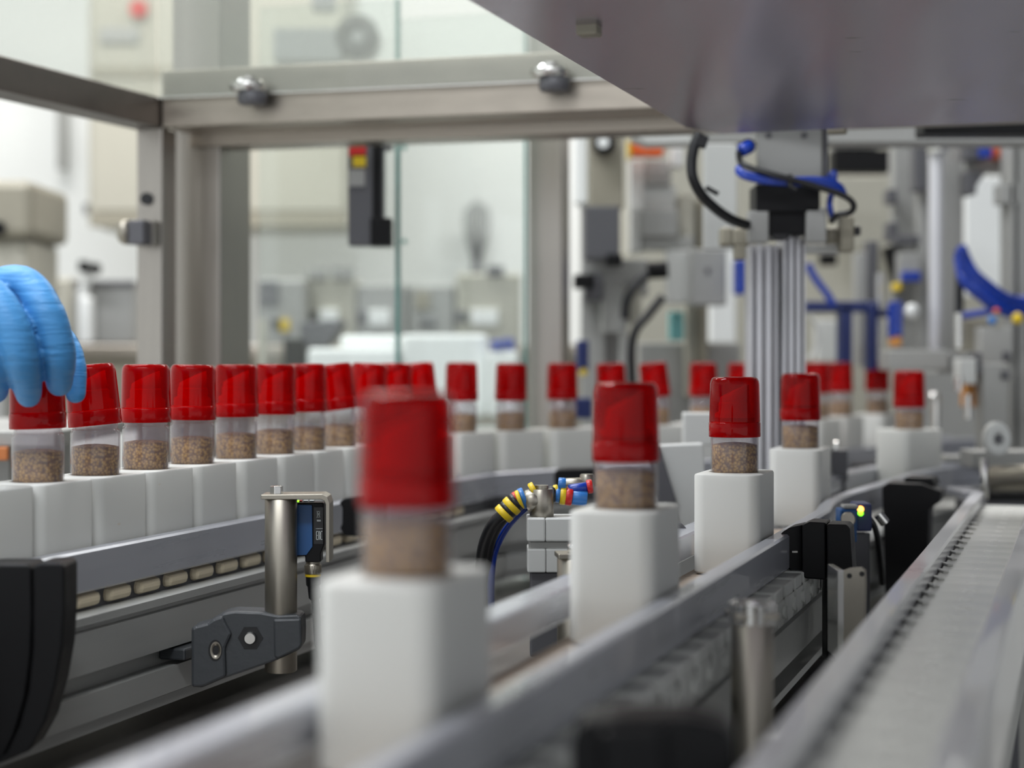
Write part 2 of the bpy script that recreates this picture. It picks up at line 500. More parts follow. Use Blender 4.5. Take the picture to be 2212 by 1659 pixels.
for x_, y_ in ((.30, 3.18), (.80, 3.80)):
    MB().box((x_, y_, (HC - .346) / 2), (.04, .04, HC - .346)).build('support_leg', 'aluminium_dark', conL)
def link_mesh(half, wide, pill):
    mb = MB()
    L_ = .0285
    out = []
    for i in range(9):
        a = -math.pi / 2 + math.pi * i / 8
        out.append((half * math.sin(a), L_ - .010 + .010 * math.cos(a)))
    for i in range(9):
        a = math.pi / 2 - math.pi * i / 8
        out.append((half * math.sin(a), -L_ - .008 + .010 * math.cos(a)))
    mb.prism([(x, y, -.003) for x, y in out], Vector((0, 0, -.005)), .0008)
    if pill:
        for sg in (-1, 1):
            mb.box((sg * (half + .004), 0, -.0135), (.024, .043, .0140), (0, 0, 0), .0055, 2)
    return mb
def run_links(parent, n0, s0, s1, half, pill, m, dtop, extra=None):
    """chain links one by one, sharing one mesh"""
    first = link_mesh(half, 0, pill).build('chain_link', m, parent, origin=(0, 0, 0))
    me = first.data
    s = s0; k = 0
    while s < s1:
        o = first if k == 0 else bpy.data.objects.new('chain_link', me)
        if k: scene.collection.objects.link(o)
        o.parent = parent
        o.location = ns(n0, s, dtop) - world_loc(parent)
        o.rotation_euler = (0, 0, -TH)
        s += .0575; k += 1
run_links(conL, -.943, 1.05, 2.5, .038, True, 'cream_plastic', .2125)

# middle run (nearest the lens)
conJ = conveyor('chain_conveyor', 'aluminium chain conveyor in the middle carrying widely spaced jars from the foreground', ns(-.341, 1.0, HC))
MB().sweep(rail_prof(.038, .055, D_RAIL, .2146), path_J).build('guide_rail', 'aluminium', conJ)
MB().sweep(rail_prof(-.069, -.043, D_RAIL, .204), path_J).build('guide_rail', 'aluminium', conJ)
MB().sweep(beam_prof(.066, .246, .33), path_J).build('beam', 'aluminium_dark', conJ)
for s_ in (.8, 2.2):
    for n_ in (-.37, -.312):
        MB().box(ns(n_, s_, .3474), (.035, .035, .0346), (0, 0, -TH)).build('support_foot', 'machine_dark', conJ)
def side_link():
    mb = link_mesh(.042, 0, False)
    for sg in (1,):
        # toothed skirt of the link, hanging beside the beam
        mb.box((sg * .056, 0, -.008), (.030, .043, .012), (0, 0, 0), .0015)
        mb.prism([(sg * .0695, -.020, -.013), (sg * .0695, .018, -.013), (sg * .0695, .021, -.030), (sg * .0695, .010, -.036), (sg * .0695, -.016, -.036), (sg * .0695, -.022, -.028)], Vector((sg * .003, 0, 0)))
        mb.cyl((sg * .066, .012, -.024), (sg * .075, .012, -.024), .0065, 12)
    return mb
first = side_link().build('chain_link', 'tan_plastic', conJ, origin=(0, 0, 0))
first.data.materials.append(M['link_white'])
for p in first.data.polygons:
    if abs(p.center.x) > .043: p.material_index = 1
s = .55; k = 0
while s < 2.25:
    o = first if k == 0 else bpy.data.objects.new('chain_link', first.data)
    if k: scene.collection.objects.link(o)
    o.parent = conJ; o.location = ns(-.341, s, .213) - world_loc(conJ); o.rotation_euler = (0, 0, -TH)
    s += .0575; k += 1

# right run, empty
conR = conveyor('belt_conveyor', 'empty slat belt conveyor between two bright aluminium side walls, at the right', ns(-.1, 1.0, HC))
strR = line(-.1015, .45, 2.62, 2)
MB().sweep(rail_prof(-.0521, -.0333, .190, .260), strR).build('side_wall', 'aluminium_bright', conR)
MB().sweep(rail_prof(.0327, .0522, .190, .260), strR).build('side_wall', 'aluminium_bright', conR)
MB().sweep([(-.045, HC - .262), (.045, HC - .262), (.045, HC - .33), (-.045, HC - .33)], strR).build('beam', 'aluminium_dark', conR)
MB().sweep([(-.0332, HC - .2125), (.0326, HC - .2125), (.0326, HC - .262), (-.0332, HC - .262)], strR).build('wear_bed', 'machine_light', conR)
def slat():
    mb = MB()
    out = []
    for i in range(9):
        t = -1 + 2 * i / 8
        out.append((.0322 * t, .0275 - .0022 * abs(t) ** 2))
    for i in range(9):
        t = 1 - 2 * i / 8
        out.append((.0322 * t, -.0285 - .0022 * abs(t) ** 2))
    mb.prism([(x, y, 0) for x, y in out], Vector((0, 0, -.006)), .0016)
    mb.box((-.0285, .004, .0008), (.006, .020, .0025), (0, 0, R(24)), .001)
    return mb
first = slat().build('slat', 'link_grey', conR, origin=(0, 0, 0))
s = .6; k = 0
while s < 2.58:
    o = first if k == 0 else bpy.data.objects.new('slat', first.data)
    if k: scene.collection.objects.link(o)
    o.parent = conR; o.location = ns(-.1015, s, .2054) - world_loc(conR); o.rotation_euler = (R(.6), 0, -TH)
    s += .0575; k += 1
for s_ in (.9, 2.4):
    MB().box(ns(-.1, s_, .4748), (.04, .04, .289), (0, 0, -TH)).build('support_leg', 'machine_dark', conR)

# steel machine bed under the runs
bed = MB()
a = [ns(-1.22, .5, .365), ns(-.285, .5, .365), ns(-.285, 2.8, .365), ns(-1.22, 2.8, .365)]
bed.prism([p - Vector((0, 0, .012)) for p in a], Vector((0, 0, .012)), 0)
bedo = thing('machine_bed', 'flat dark steel machine bed underneath the left and middle conveyors', 'table', ns(-.7, 2, HC))
bed.build('bed_plate', 'bed_steel', bedo)
for n_, s_ in ((-1.18, .6), (-.33, .6), (-1.18, 2.7), (-.33, 2.7)):
    MB().box(ns(n_, s_, (HC + .377) / 2), (.06, .06, HC - .377), (0, 0, -TH)).build('support_leg', 'machine_dark', bedo)
lb = thing('dark_depth_base', 'added black base standing for the dark depth between the middle and right conveyors', 'cabinet', ns(-.05, 1.6, HC))
mb = MB(); mb.prism([ns(-.27, .5, .62), ns(.35, .5, .62), ns(.35, 2.7, .62), ns(-.27, 2.7, .62)], Vector((0, 0, -(HC - .62))), 0)  # added black base; its colour stands for the deep shade in the gap
mb.build('main_body', 'black_plastic', lb)

# ------------------------------------------------------------------ jar carriers (white blocks)
def carrier_mesh():
    W_, L_, H_, rc, hr = .068, .099, .100, .013, .0256
    N = 48
    def loop(inset, z):
        out = []
        hx, hy = W_ / 2 - inset, L_ / 2 - inset
        r = max(rc - inset, .002)
        for i in range(N):
            a = 2 * math.pi * (i + .5) / N
            c, s_ = math.cos(a), math.sin(a)
            q = (i * 4) // N
            # rounded rectangle by quadrant
            sx = 1 if c >= 0 else -1; sy = 1 if s_ >= 0 else -1
            k = (i % (N // 4)) / (N / 4 - 1)
            q0 = q * math.pi / 2
            n4 = N // 4; m_ = i % n4
            ang = q0 + (math.pi / 2) * m_ / (n4 - 1)
            out.append(Vector((sx * (hx - r) + r * math.cos(ang), sy * (hy - r) + r * math.sin(ang), z)))
        return out
    def circ(r, z):
        return [Vector((r * math.cos(2 * math.pi * (i + .5) / N), r * math.sin(2 * math.pi * (i + .5) / N), z)) for i in range(N)]
    loops = [loop(.002, 0), loop(0, .002), loop(0, H_ - .0022), loop(.0007, H_ - .0007), loop(.0022, H_), circ(hr + .001, H_), circ(hr, H_ - .001), circ(hr, H_ - .031)]
    vs = [p for l in loops for p in l]; fs = []
    for a in range(len(loops) - 1):
        for j in range(N):
            fs.append((a * N + j, a * N + (j + 1) % N, (a + 1) * N + (j + 1) % N, (a + 1) * N + j))
    fs.append(tuple(reversed(range(N)))); k = (len(loops) - 1) * N
    fs.append(tuple(range(k, k + N)))
    return MB().add(vs, fs, True)
carrier0 = carrier_mesh().build('jar_carrier', 'carrier_white', None, origin=(0, 0, 0))
carrier0.data.set_sharp_from_angle(angle=R(35))
tag(carrier0, 'x', 'carrier', 'white jar carrier blocks')
used_c = []
def put_carrier(x, y, rz, label, z=None):
    o = carrier0 if not used_c else carrier0.copy()
    if used_c: scene.collection.objects.link(o)
    used_c.append(1)
    o.location = (x, y, HC - D_CHAIN + .0005 if z is None else z); o.rotation_euler = (0, 0, rz); o['label'] = label
    return o

# ------------------------------------------------------------------ jars
def jar_tree(loose):
    root = thing('seed_jar', 'x', 'jar', (0, 0, 0), 'red capped jars of brown seeds')
    T = .030
    t = .0011
    prof = [(0, 0), (.0235, 0), (.0245, .0015), (.0245, T + .0415), (.0235, T + .043), (.0240, T + .0435), (.0240, T + .0445), (.0222, T + .046)]
    z = T + .0465
    for _ in range(3):
        prof += [(.0218, z), (.0225, z + .001), (.0218, z + .002)]; z += .0028
    prof += [(.0215, T + .056), (.0205, T + .056), (.0205, T + .045), (.0245 - t, T + .041), (.0245 - t, .002), (0, .002)]
    MB().lathe(prof, n=40).build('jar_body', 'clear_jar', root, origin=(0, 0, 0))
    top = T + .028
    MB().lathe([(0, .0024), (.0231, .0024), (.0231, top), (.021, top + .0006), (.012, top + .0022), (0, top + .003)], n=40).build('seeds', 'seeds', root, origin=(0, 0, 0), kind='stuff')
    zl_ = T + (.0490 if loose else .0360)
    prof = [(.0261, .0158), (.0261, .0170), (.0252, .054), (.0246, .0575), (.0232, .0602), (.021, .0615), (0, .0617),
            (0, .0605), (.0205, .0603), (.0225, .0590), (.0236, .0568), (.0241, .053), (.0250, .0170), (.0250, .0158)]
    lid = MB().lathe([(r, z_) for r, z_ in prof] + [prof[0]], n=40).build('lid', 'red_lid', root, origin=(0, 0, 0))
    lid.location = (0, 0, zl_)
    band = MB().lathe([(.0262, .0003), (.0265, .001), (.0265, .0145), (.0258, .0155), (.0252, .0155), (.0252, .0003), (.0262, .0003)], n=40).build('lid_band', 'red_band', None, origin=(0, 0, 0))
    band.parent = lid
    # dispenser inside the lid: collar, barrel and slanted nozzle
    sp = MB().lathe([(.0246, .006), (.0246, .0135), (.0225, .0150), (.0205, .0165), (.0205, .024), (.0165, .0262), (.0165, .034), (.0155, .036), (0, .036)], n=32)
    n = 20
    lo = [Vector((.0155 * math.cos(2 * math.pi * j / n), .0155 * math.sin(2 * math.pi * j / n), .0355)) for j in range(n)]
    hi = [Vector((.0148 * math.cos(2 * math.pi * j / n), .0148 * math.sin(2 * math.pi * j / n), .0475 + .0070 * math.cos(2 * math.pi * j / n))) for j in range(n)]
    sp.add(lo + hi, [(j, (j + 1) % n, n + (j + 1) % n, n + j) for j in range(n)] + [tuple(range(n, 2 * n))], True)
    spo = sp.build('spout', 'red_inner', None, origin=(0, 0, 0)); spo.parent = lid
    return root
jar_loose, jar_tight = jar_tree(True), jar_tree(False)
used_j = {0: 0, 1: 0}
def put_jar(x, y, loose, label, tilt=0.0, lift=0.0, spin=None):
    src = jar_loose if loose else jar_tight
    o = src if not used_j[loose] else copy_tree(src)
    used_j[loose] += 1
    o.location = (x, y, HC - D_TOP - .030 + .0002)
    o.rotation_euler = (0, 0, random.uniform(-.3, .3) if spin is None else spin)
    o['label'] = label
    for c in o.children:
        if c.name.startswith('lid'):
            c.rotation_euler = (0, R(tilt), -o.rotation_euler[2]); c.location.z = .030 + (.049 if loose else .036) + lift
    return o

ORD = ['first', 'second', 'third', 'fourth', 'fifth', 'sixth', 'seventh', 'eighth', 'ninth', 'tenth', 'eleventh']
tiltL = [-1.5, -5.5, 0, 1, 0, 1, 0, -7, 3, 0, -5]
for i, x in enumerate(L_PX):
    Z = zl(x); X = (x - CX) / F * Z
    if i == 0:
        jl = 'seed jar under the blue gloved hand, its red lid gripped by the fingers'
        cl = 'white carrier block below the gloved hand at the left edge'
    else:
        jl = 'seed jar with %s red lid, %s to the right of the gloved hand' % ('left-leaning' if tiltL[i] < -4 else 'loose', ORD[i - 1])
        cl = 'white carrier block under the %s jar to the right of the gloved hand' % ORD[i - 1]
    put_jar(X, Z, 1, jl, tiltL[i], .001 * (i == 0) + random.uniform(-.0006, .0006))
    put_carrier(X, Z, -TH, cl)
# one more carrier off to the left of the hand
x0, y0 = ns(-.943, 1.345 + .0, 0).xy
p0 = ns(-.943, (Vector(((82 - CX) / F * zl(82), zl(82))).dot(Vector((ST, CT)))) - .101)
put_carrier(p0.x, p0.y, -TH, 'white carrier block cut off by the left edge, in front of the black guard end')
tiltB = [0, 1, 0, -2, -6, 0, 1]
nb = ['nearest the foreground jar', 'second from the foreground jar', 'third from the foreground jar', 'behind the second foreground jar', 'tipped left beside a dark cable', 'left of the spotless foreground block', 'partly behind the aluminium column']
for i, (x, Z) in enumerate(BACK):
    X, Y = xz(x, Z)
    put_jar(X, Y, 1, 'seed jar with red lid in the spaced back row, %s' % nb[i], tiltB[i], random.uniform(-.001, .001))
    put_carrier(X, Y, heading(path_L, X, Y), 'white carrier block in the spaced back row, %s counted from the left' % ORD[i])
nf = ['leftmost of the three beyond the column, half hidden', 'middle of the three beyond the column', 'rightmost of the three beyond the column']
for i, (x, Z) in enumerate(FAR):
    X, Y = xz(x, Z)
    put_jar(X, Y, 1, 'distant seed jar with red lid, %s' % nf[i], 0, 0)
    put_carrier(X, Y, heading(path_L, X, Y), 'distant white carrier block, %s' % nf[i])
nj = ['large out-of-focus one in the foreground', 'second one from the foreground beside the coloured hoses', 'third one, in sharp focus', 'fourth one beside the aluminium column', 'farthest one on the middle run, at the bend']
for i, (x, Z) in enumerate(J_PX):
    X, Y = xz(x, Z)
    put_jar(X, Y, 0, 'seed jar with pressed-on red lid, %s' % nj[i], 0, 0, spin=.2)
    rz = -TH if i < 3 else heading(path_J, X, Y)
    if i == 4: rz = R(-52)
    put_carrier(X, Y, rz, 'white carrier block of the %s' % nj[i].replace('one', 'jar'))

# ------------------------------------------------------------------ gloved hand
def capsule_chain(mb, pts, rs, n=20):
    P = [pt(*p) for p in pts]
    Q = spline(P, 6)
    rr = []
    for i in range(len(rs) - 1):
        for j in range(6): rr.append(rs[i] + (rs[i + 1] - rs[i]) * j / 6)
    rr.append(rs[-1])
    # round both ends
    t0 = (Q[0] - Q[1]).normalized(); t1 = (Q[-1] - Q[-2]).normalized()
    pre = [(Q[0] + t0 * rr[0] * math.sin(a), rr[0] * math.cos(a)) for a in (R(88), R(60), R(30))]
    post = [(Q[-1] + t1 * rr[-1] * math.sin(a), rr[-1] * math.cos(a)) for a in (R(25), R(48), R(68), R(88))]
    pts2 = [p for p, _ in pre] + Q + [p for p, _ in post]
    rs2 = [r for _, r in pre] + rr + [r for _, r in post]
    mb.tube(pts2, rs2, n)
hb = MB()
capsule_chain(hb, [(-35, 628, 1.600), (48, 612, 1.592), (100, 676, 1.580), (126, 764, 1.592), (128, 828, 1.622)], [.0170, .0165, .0166, .0160, .0122])
capsule_chain(hb, [(-110, 660, 1.575), (-32, 632, 1.565), (22, 700, 1.555), (48, 780, 1.568), (62, 853, 1.610)], [.0170, .0168, .0168, .0160, .0118])
capsule_chain(hb, [(-150, 690, 1.560), (-82, 668, 1.556), (-42, 730, 1.552), (-18, 795, 1.570), (-8, 845, 1.606)], [.0155, .0155, .0153, .0148, .0112])
capsule_chain(hb, [(-185, 715, 1.575), (-128, 706, 1.570), (-92, 755, 1.575), (-70, 805, 1.590), (-58, 838, 1.612)], [.0135, .0132, .0130, .0124, .0100])
capsule_chain(hb, [(-90, 640, 1.68), (30, 670, 1.685), (120, 720, 1.680), (158, 780, 1.668), (163, 850, 1.660)], [.0200, .0170, .0135, .0118, .0098])
# palm, back of the hand and wrist
capsule_chain(hb, [(-20, 612, 1.618), (-110, 590, 1.64), (-240, 560, 1.66), (-420, 520, 1.69)], [.0175, .0290, .0300, .0250], 24)
capsule_chain(hb, [(-60, 636, 1.585), (-160, 620, 1.62), (-260, 590, 1.65), (-420, 540, 1.69)], [.0175, .0270, .0300, .0250], 24)
capsule_chain(hb, [(-95, 676, 1.570), (-190, 665, 1.61), (-280, 620, 1.65), (-420, 560, 1.69)], [.0165, .0250, .0290, .0250], 24)
capsule_chain(hb, [(-140, 706, 1.580), (-220, 690, 1.62), (-300, 640, 1.66), (-420, 570, 1.69)], [.0140, .0220, .0270, .0250], 24)
capsule_chain(hb, [(-60, 640, 1.67), (-150, 630, 1.665), (-250, 600, 1.67), (-420, 550, 1.69)], [.0200, .0280, .0300, .0250], 24)
hand_empty = thing('gloved_hand', 'hand in a wrinkled light blue glove pressing a red lid onto the leftmost jar', 'hand', pt(-150, 700, 1.62))
glove = hb.build('glove', 'nitrile_blue', hand_empty)
rm = glove.modifiers.new('r', 'REMESH'); rm.mode = 'VOXEL'; rm.voxel_size = .0020; rm.use_smooth_shade = True
sm = glove.modifiers.new('s', 'SMOOTH'); sm.factor = .5; sm.iterations = 5
dg = bpy.context.evaluated_depsgraph_get()
me = bpy.data.meshes.new_from_object(glove.evaluated_get(dg))
glove.modifiers.clear(); glove.data = me; me.name = 'glove'
if not me.materials: me.materials.append(M['nitrile_blue'])
# real folds across the fingers
bm = bmesh.new(); bm.from_mesh(me); bm.normal_update()
from mathutils import noise as mnoise
for v in bm.verts:
    p = v.co
    q = Vector((p.x * 28, p.y * 28, (p.z + p.x * .35) * 85))
    a = mnoise.noise(q) * .5 + .5
    v.co += v.normal * (-.0009 * max(0, a - .48) * 2.2)
bm.to_mesh(me); bm.free()
me.polygons.foreach_set('use_smooth', [True] * len(me.polygons))
# sleeve cuff beyond the glove
cuff = MB(); cuff.tube([pt(-395, 532, 1.688), pt(-480, 520, 1.70), pt(-640, 500, 1.72)], [.042, .046, .05], 24)
cuff.build('sleeve', 'white_body', hand_empty)

# ------------------------------------------------------------------ sensor on its steel post (sharp foreground)
post = thing('sensor_post', 'sharply focused steel tube post holding a blue and black sensor, with a dark grey clamp', 'sensor', pt(608, 1452, 1.75))
c_top, c_bot = pt(607, 1076, 1.75), pt(611, 1450, 1.75)
c_bot.x = c_top.x
rT = .0160
MB().cyl(c_bot, c_top, rT, 40, .0012).build('tube', 'steel_tube', post)
# folded cap plate
mb = MB()
a = c_top + Vector((-.0175, -.0165, .0)); th = .0042
e1 = Vector((1, .10, 0)).normalized()
def pl(x, y, z): return c_top + Vector((x, y, z))
prof = [(-.0178, .0), (.030, .0), (.0415, .0), (.0445, -.0015), (.0462, -.005), (.0462, -.062), (.0500, -.062), (.0500, -.004), (.0478, .0025), (.043, .0052), (-.0178, .0045)]
mb.prism([pl(x, -.016, z) for x, z in prof], Vector((0, .036, 0)), .0006)
o = mb.build('bracket', 'steel_tube', post)
mb = MB(); c = c_top + Vector((-.004, -.003, .004))
mb.prism([c + Vector((.0068 * math.cos(k * math.pi / 3 + .3), .0068 * math.sin(k * math.pi / 3 + .3), 0)) for k in range(6)], Vector((0, 0, .0085)), .0008)
mb.build('bolt', 'bright_metal', post)
# sensor body hanging under the plate
sb = pt(640, 1088, 1.762); 
def sx(px, py, Z=1.762): return pt(px, py, Z)
body = MB()
body.prism([sx(636, 1086), sx(699, 1086), sx(701, 1176), sx(693, 1196), sx(693, 1214), sx(659, 1214), sx(659, 1201), sx(636, 1203)], Vector((0, .022, 0)), .0010)
bo = body.build('sensor_body', 'black_plastic', post)
MB().prism([sx(638, 1090, 1.760), sx(674, 1091, 1.760), sx(675, 1181, 1.760), sx(662, 1199, 1.760), sx(638, 1200, 1.760)], Vector((0, .003, 0)), .0004).build('lens_cover', 'blue_plastic', bo)
part('label_strip', 'black_rubber', bo, 678, 1096, 698, 1175, 1.7615, .002, 0, 0)
for (x0, x1, m_) in ((641, 645, 'led_green'), (646, 652, 'red_plastic'), (655, 665, 'white_print'), (668, 678, 'white_print')):
    part('indicator', m_, bo, x0, 1081, x1, 1085.5, 1.772, .006, 0, .0004)
mb = MB(); mb.cyl(sx(676, 1213, 1.773), sx(676, 1217, 1.773), .0072, 24); mb.cyl(sx(676, 1217, 1.773), sx(676, 1240, 1.773), .0082, 28, .0008)
for k in range(20):
    a = 2 * math.pi * k / 20; cc = sx(676, 1229, 1.773) + Vector((.0082 * math.cos(a), .0082 * math.sin(a), 0))
    mb.box(cc, (.001, .001, .008), (0, 0, a))
mb.build('connector_nut', 'steel_tube', bo)
MB().cyl(sx(676, 1240, 1.773), sx(676, 1245, 1.773), .0080, 24).build('yellow_ring', 'yellow_plastic', bo)
MB().tube(spline([sx(676, 1244, 1.773), sx(677, 1262, 1.773), sx(680, 1290, 1.775), sx(684, 1330, 1.78), sx(690, 1400, 1.80), sx(720, 1450, 1.84)], 6), [.0074] * 7 + [.0062] * 6 + [.0042] * 18, 16).build('cable', 'black_rubber', bo)
# lettering and symbol on the sensor
def text(body, size, loc, rot, m, parent, sxs=1.0):
    cu = bpy.data.curves.new('t', 'FONT'); cu.body = body; cu.size = size; cu.align_x = 'CENTER'; cu.align_y = 'CENTER'; cu.extrude = .0001
    ob = bpy.data.objects.new('t', cu); scene.collection.objects.link(ob)
    dg_ = bpy.context.evaluated_depsgraph_get(); dg_.update()
    me_ = bpy.data.meshes.new_from_object(ob.evaluated_get(dg_))
    bpy.data.objects.remove(ob)
    me_.transform(Matrix.Diagonal((sxs, 1, 1, 1))); me_.transform(Euler(rot).to_matrix().to_4x4())
    me_.materials.clear(); me_.materials.append(M[m])
    o_ = bpy.data.objects.new('lettering', me_); scene.collection.objects.link(o_)
    o_.parent = parent; o_.location = Vector(loc) - world_loc(parent)
    return o_
ea = MB()
sy = MB()
def ln(x0, y0, x1, y1, w=.0005):
    a_, b_ = sx(x0, y0, 1.7609), sx(x1, y1, 1.7609)
    d_ = b_ - a_; c_ = (a_ + b_) / 2
    sy.box(c_, (d_.length, .0004, w), (0, -math.atan2(d_.z, d_.x), 0))
def bar(x0, y0, x1, y1):
    a_, b_ = sx(x0, y0, 1.7609), sx(x1, y1, 1.7609)
    ea.box((a_ + b_) / 2, (abs(b_.x - a_.x) , .0004, abs(a_.z - b_.z)))
for q in ((683.0, 1147, 684.0, 1166), (683, 1147, 686.6, 1148.4), (683, 1155.8, 686.2, 1157.2), (683, 1164.6, 686.6, 1166),
          (687.6, 1147, 688.6, 1166), (690.4, 1147, 691.4, 1166), (687.6, 1147, 691.4, 1148.4), (687.6, 1156.6, 691.4, 1158),
          (692.4, 1147, 693.4, 1166), (692.4, 1147, 696, 1148.4), (692.4, 1164.6, 696, 1166)):
    bar(*q)
ea.build('lettering', 'white_print', bo)
for q in ((684, 1104, 692, 1118), (692, 1104, 684, 1118), (685, 1105, 692, 1105), (685, 1105, 686, 1117), (691, 1105, 690, 1117), (685, 1117, 692, 1117)):
    ln(*q)
ln(684.5, 1124.5, 693, 1124.5, .0018)
ln(682, 1142, 697, 1142, .0003)
sy.build('bin_symbol', 'white_print', bo)
# clamp casting that grips the tube, bolted to the conveyor slot
cl = MB()
Zc = 1.748
outl = [(413, 1356), (424, 1352), (447, 1346), (462, 1336), (484, 1324), (505, 1320), (560, 1322), (600, 1329), (640, 1327), (651, 1332), (653, 1362), (652, 1396), (646, 1404), (600, 1426), (560, 1440), (478, 1468), (455, 1478), (436, 1486), (413, 1484)]
cl.prism([pt(x, y, Zc - .0155) for x, y in outl], Vector((0, .034, 0)), .0024)
cl.prism([pt(x, y, Zc - .0200) for x, y in [(413, 1357), (424, 1352), (447, 1346), (462, 1336), (480, 1330), (486, 1345), (500, 1370), (486, 1400), (488, 1462), (455, 1477), (436, 1485), (413, 1484)]], Vector((0, .012, 0)), .0026)
cl.prism([pt(x, y, Zc - .0185) for x, y in [(590, 1338), (650, 1336), (652, 1394), (646, 1402), (600, 1424), (592, 1420)]], Vector((0, .010, 0)), .0024)
clo = cl.build('clamp', 'grey_casting', post)
mb = MB()
for (x, y, r) in ((465, 1405, .0105),):
    c = pt(x, y, Zc - .0200)
    mb.prism([c + Vector((.0068 * math.cos(k * math.pi / 12), 0, .0105 * math.sin(k * math.pi / 12))) for k in range(24)], Vector((0, -.0004, 0)))
mb.build('bolt_recess', 'black_rubber', clo)
mb = MB(); c = pt(466, 1405, Zc - .0210)
ring = []
for k in range(24):
    a = 2 * math.pi * k / 24
    ring.append((math.cos(a), math.sin(a)))
vs = [c + Vector((.0086 * x * .62, 0, .0086 * z)) for x, z in ring] + [c + Vector((.0048 * x * .62, 0, .0048 * z)) for x, z in ring] + [c + Vector((.0048 * x * .62, .0003, .0048 * z)) for x, z in ring]
fs = [(j, (j + 1) % 24, 24 + (j + 1) % 24, 24 + j) for j in range(24)] + [(24 + j, 24 + (j + 1) % 24, 48 + (j + 1) % 24, 48 + j) for j in range(24)]
mb.add(vs, fs, True); mb.build('socket_screw', 'steel_tube', clo)
mb = MB(); c = pt(541, 1378, Zc - .0157)
mb.prism([c + Vector((.0125 * math.cos(k * math.pi / 3), 0, .0125 * math.sin(k * math.pi / 3))) for k in range(6)], Vector((0, -.0004, 0)))
mb.build('nut_recess', 'black_rubber', clo)
mb = MB(); c = pt(541, 1378, Zc - .0161)
mb.cyl(c, c + Vector((0, -.005, 0)), .0062, 20, .001); mb.build('clamp_screw', 'bright_metal', clo)
mb = MB(); mb.box(pt(402, 1403, 1.80), (.030, .06, .012), (0, 0, -TH), .002); mb.build('slot_nut', 'grey_casting', clo)

# ------------------------------------------------------------------ other posts between the runs
def steel_post(px, ytop, Z, label, r, bot=.62, caps=True):
    top = pt(px, ytop, Z)
    t = thing('steel_post', label, 'post', (top.x, top.y, HC - bot))
    MB().cyl((top.x, top.y, HC - bot), top, r, 32, .001).build('tube', 'steel_tube', t)
    mb = MB(); mb.box(top + Vector((0, 0, .0025)), (r * 2.1, r * 2.0, .005), (0, 0, .1), .001); mb.build('end_plate', 'steel_tube', t)
    mb = MB(); mb.cyl(top + Vector((.0, 0, .005)), top + Vector((.0, 0, .013)), r * .38, 16, .001); mb.build('bolt', 'bright_metal', t)
    return t
steel_post(1239, 1204, 1.70, 'short steel tube post half hidden behind the second foreground block', .0160, .365)
t = steel_post(1625, 1335, 1.33, 'short steel tube post with notched collar between the middle and right conveyors', .0160, .62)
mb = MB()
tp = pt(1625, 1335, 1.33)
for k in range(14):
    a = 2 * math.pi * k / 14
    mb.box(tp + Vector((.0155 * math.cos(a), .0155 * math.sin(a), .004)), (.0035, .005, .016), (0, 0, a), .0006)
mb.build('notched_collar', 'bright_metal', t)

# ------------------------------------------------------------------ black clamps and guards
def outline_thing(name, label, cat, pts, Z, ext, m='black_plastic', bevel=.002, group=None, rz=0):
    mb = MB(); mb.prism([pt(x, y, Z) for x, y in pts], Vector(ext), bevel)
    o = mb.build(name, m); tag(o, label, cat, group); return o
# clamp on the middle run's right rail
c1 = thing('rail_clamp', 'black plastic clamp hooked over the middle rail below the fourth jar', 'clamp', pt(1770, 1250, 1.86))
MB().prism([pt(x, y, 1.80) for x, y in [(1681, 1162), (1690, 1149), (1706, 1139), (1733, 1133), (1735, 1248), (1712, 1240), (1698, 1222), (1699, 1168)]], Vector((.010, .032, 0)), .0015).build('hook', 'black_plastic', c1)
MB().prism([pt(x, y, 1.79) for x, y in [(1732, 1134), (1748, 1127), (1784, 1129), (1785, 1253), (1740, 1250), (1732, 1244)]], Vector((.012, .040, 0)), .0015).build('jaw', 'black_plastic', c1)
MB().prism([pt(x, y, 1.785) for x, y in [(1786, 1132), (1828, 1133), (1836, 1142), (1842, 1235), (1830, 1250), (1787, 1252)]], Vector((.012, .040, 0)), .0015).build('clamp_body', 'black_plastic', c1)
part('screw_slot', 'bright_metal', c1, 1711, 1190, 1723, 1194, 1.797, .004, 0, 0)
part('bracket_arm', 'black_plastic', c1, 1786, 1240, 1848, 1430, 1.86, .03)
# clamp on the left run
outline_thing('rail_clamp', 'black plastic clamp on the left rail between the blue sensor and the foreground jar', 'clamp', [(731, 1086), (742, 1076), (775, 1072), (800, 1074), (800, 1160), (742, 1158), (733, 1140), (738, 1132), (738, 1096)], 2.18, (.02, .03, 0))
outline_thing('rail_clamp', 'black plastic clamp on the far rail behind the yellow and blue hose fittings', 'clamp', [(1196, 1022), (1202, 1013), (1285, 1011), (1290, 1052), (1205, 1058), (1196, 1048)], 2.60, (.015, .04, 0))
outline_thing('rail_clamp', 'small dark rounded clamp between the second and third foreground blocks', 'clamp', [(1455, 1128), (1472, 1130), (1484, 1142), (1487, 1158), (1478, 1172), (1455, 1178)], 1.86, (.0, .03, 0), 'machine_dark')
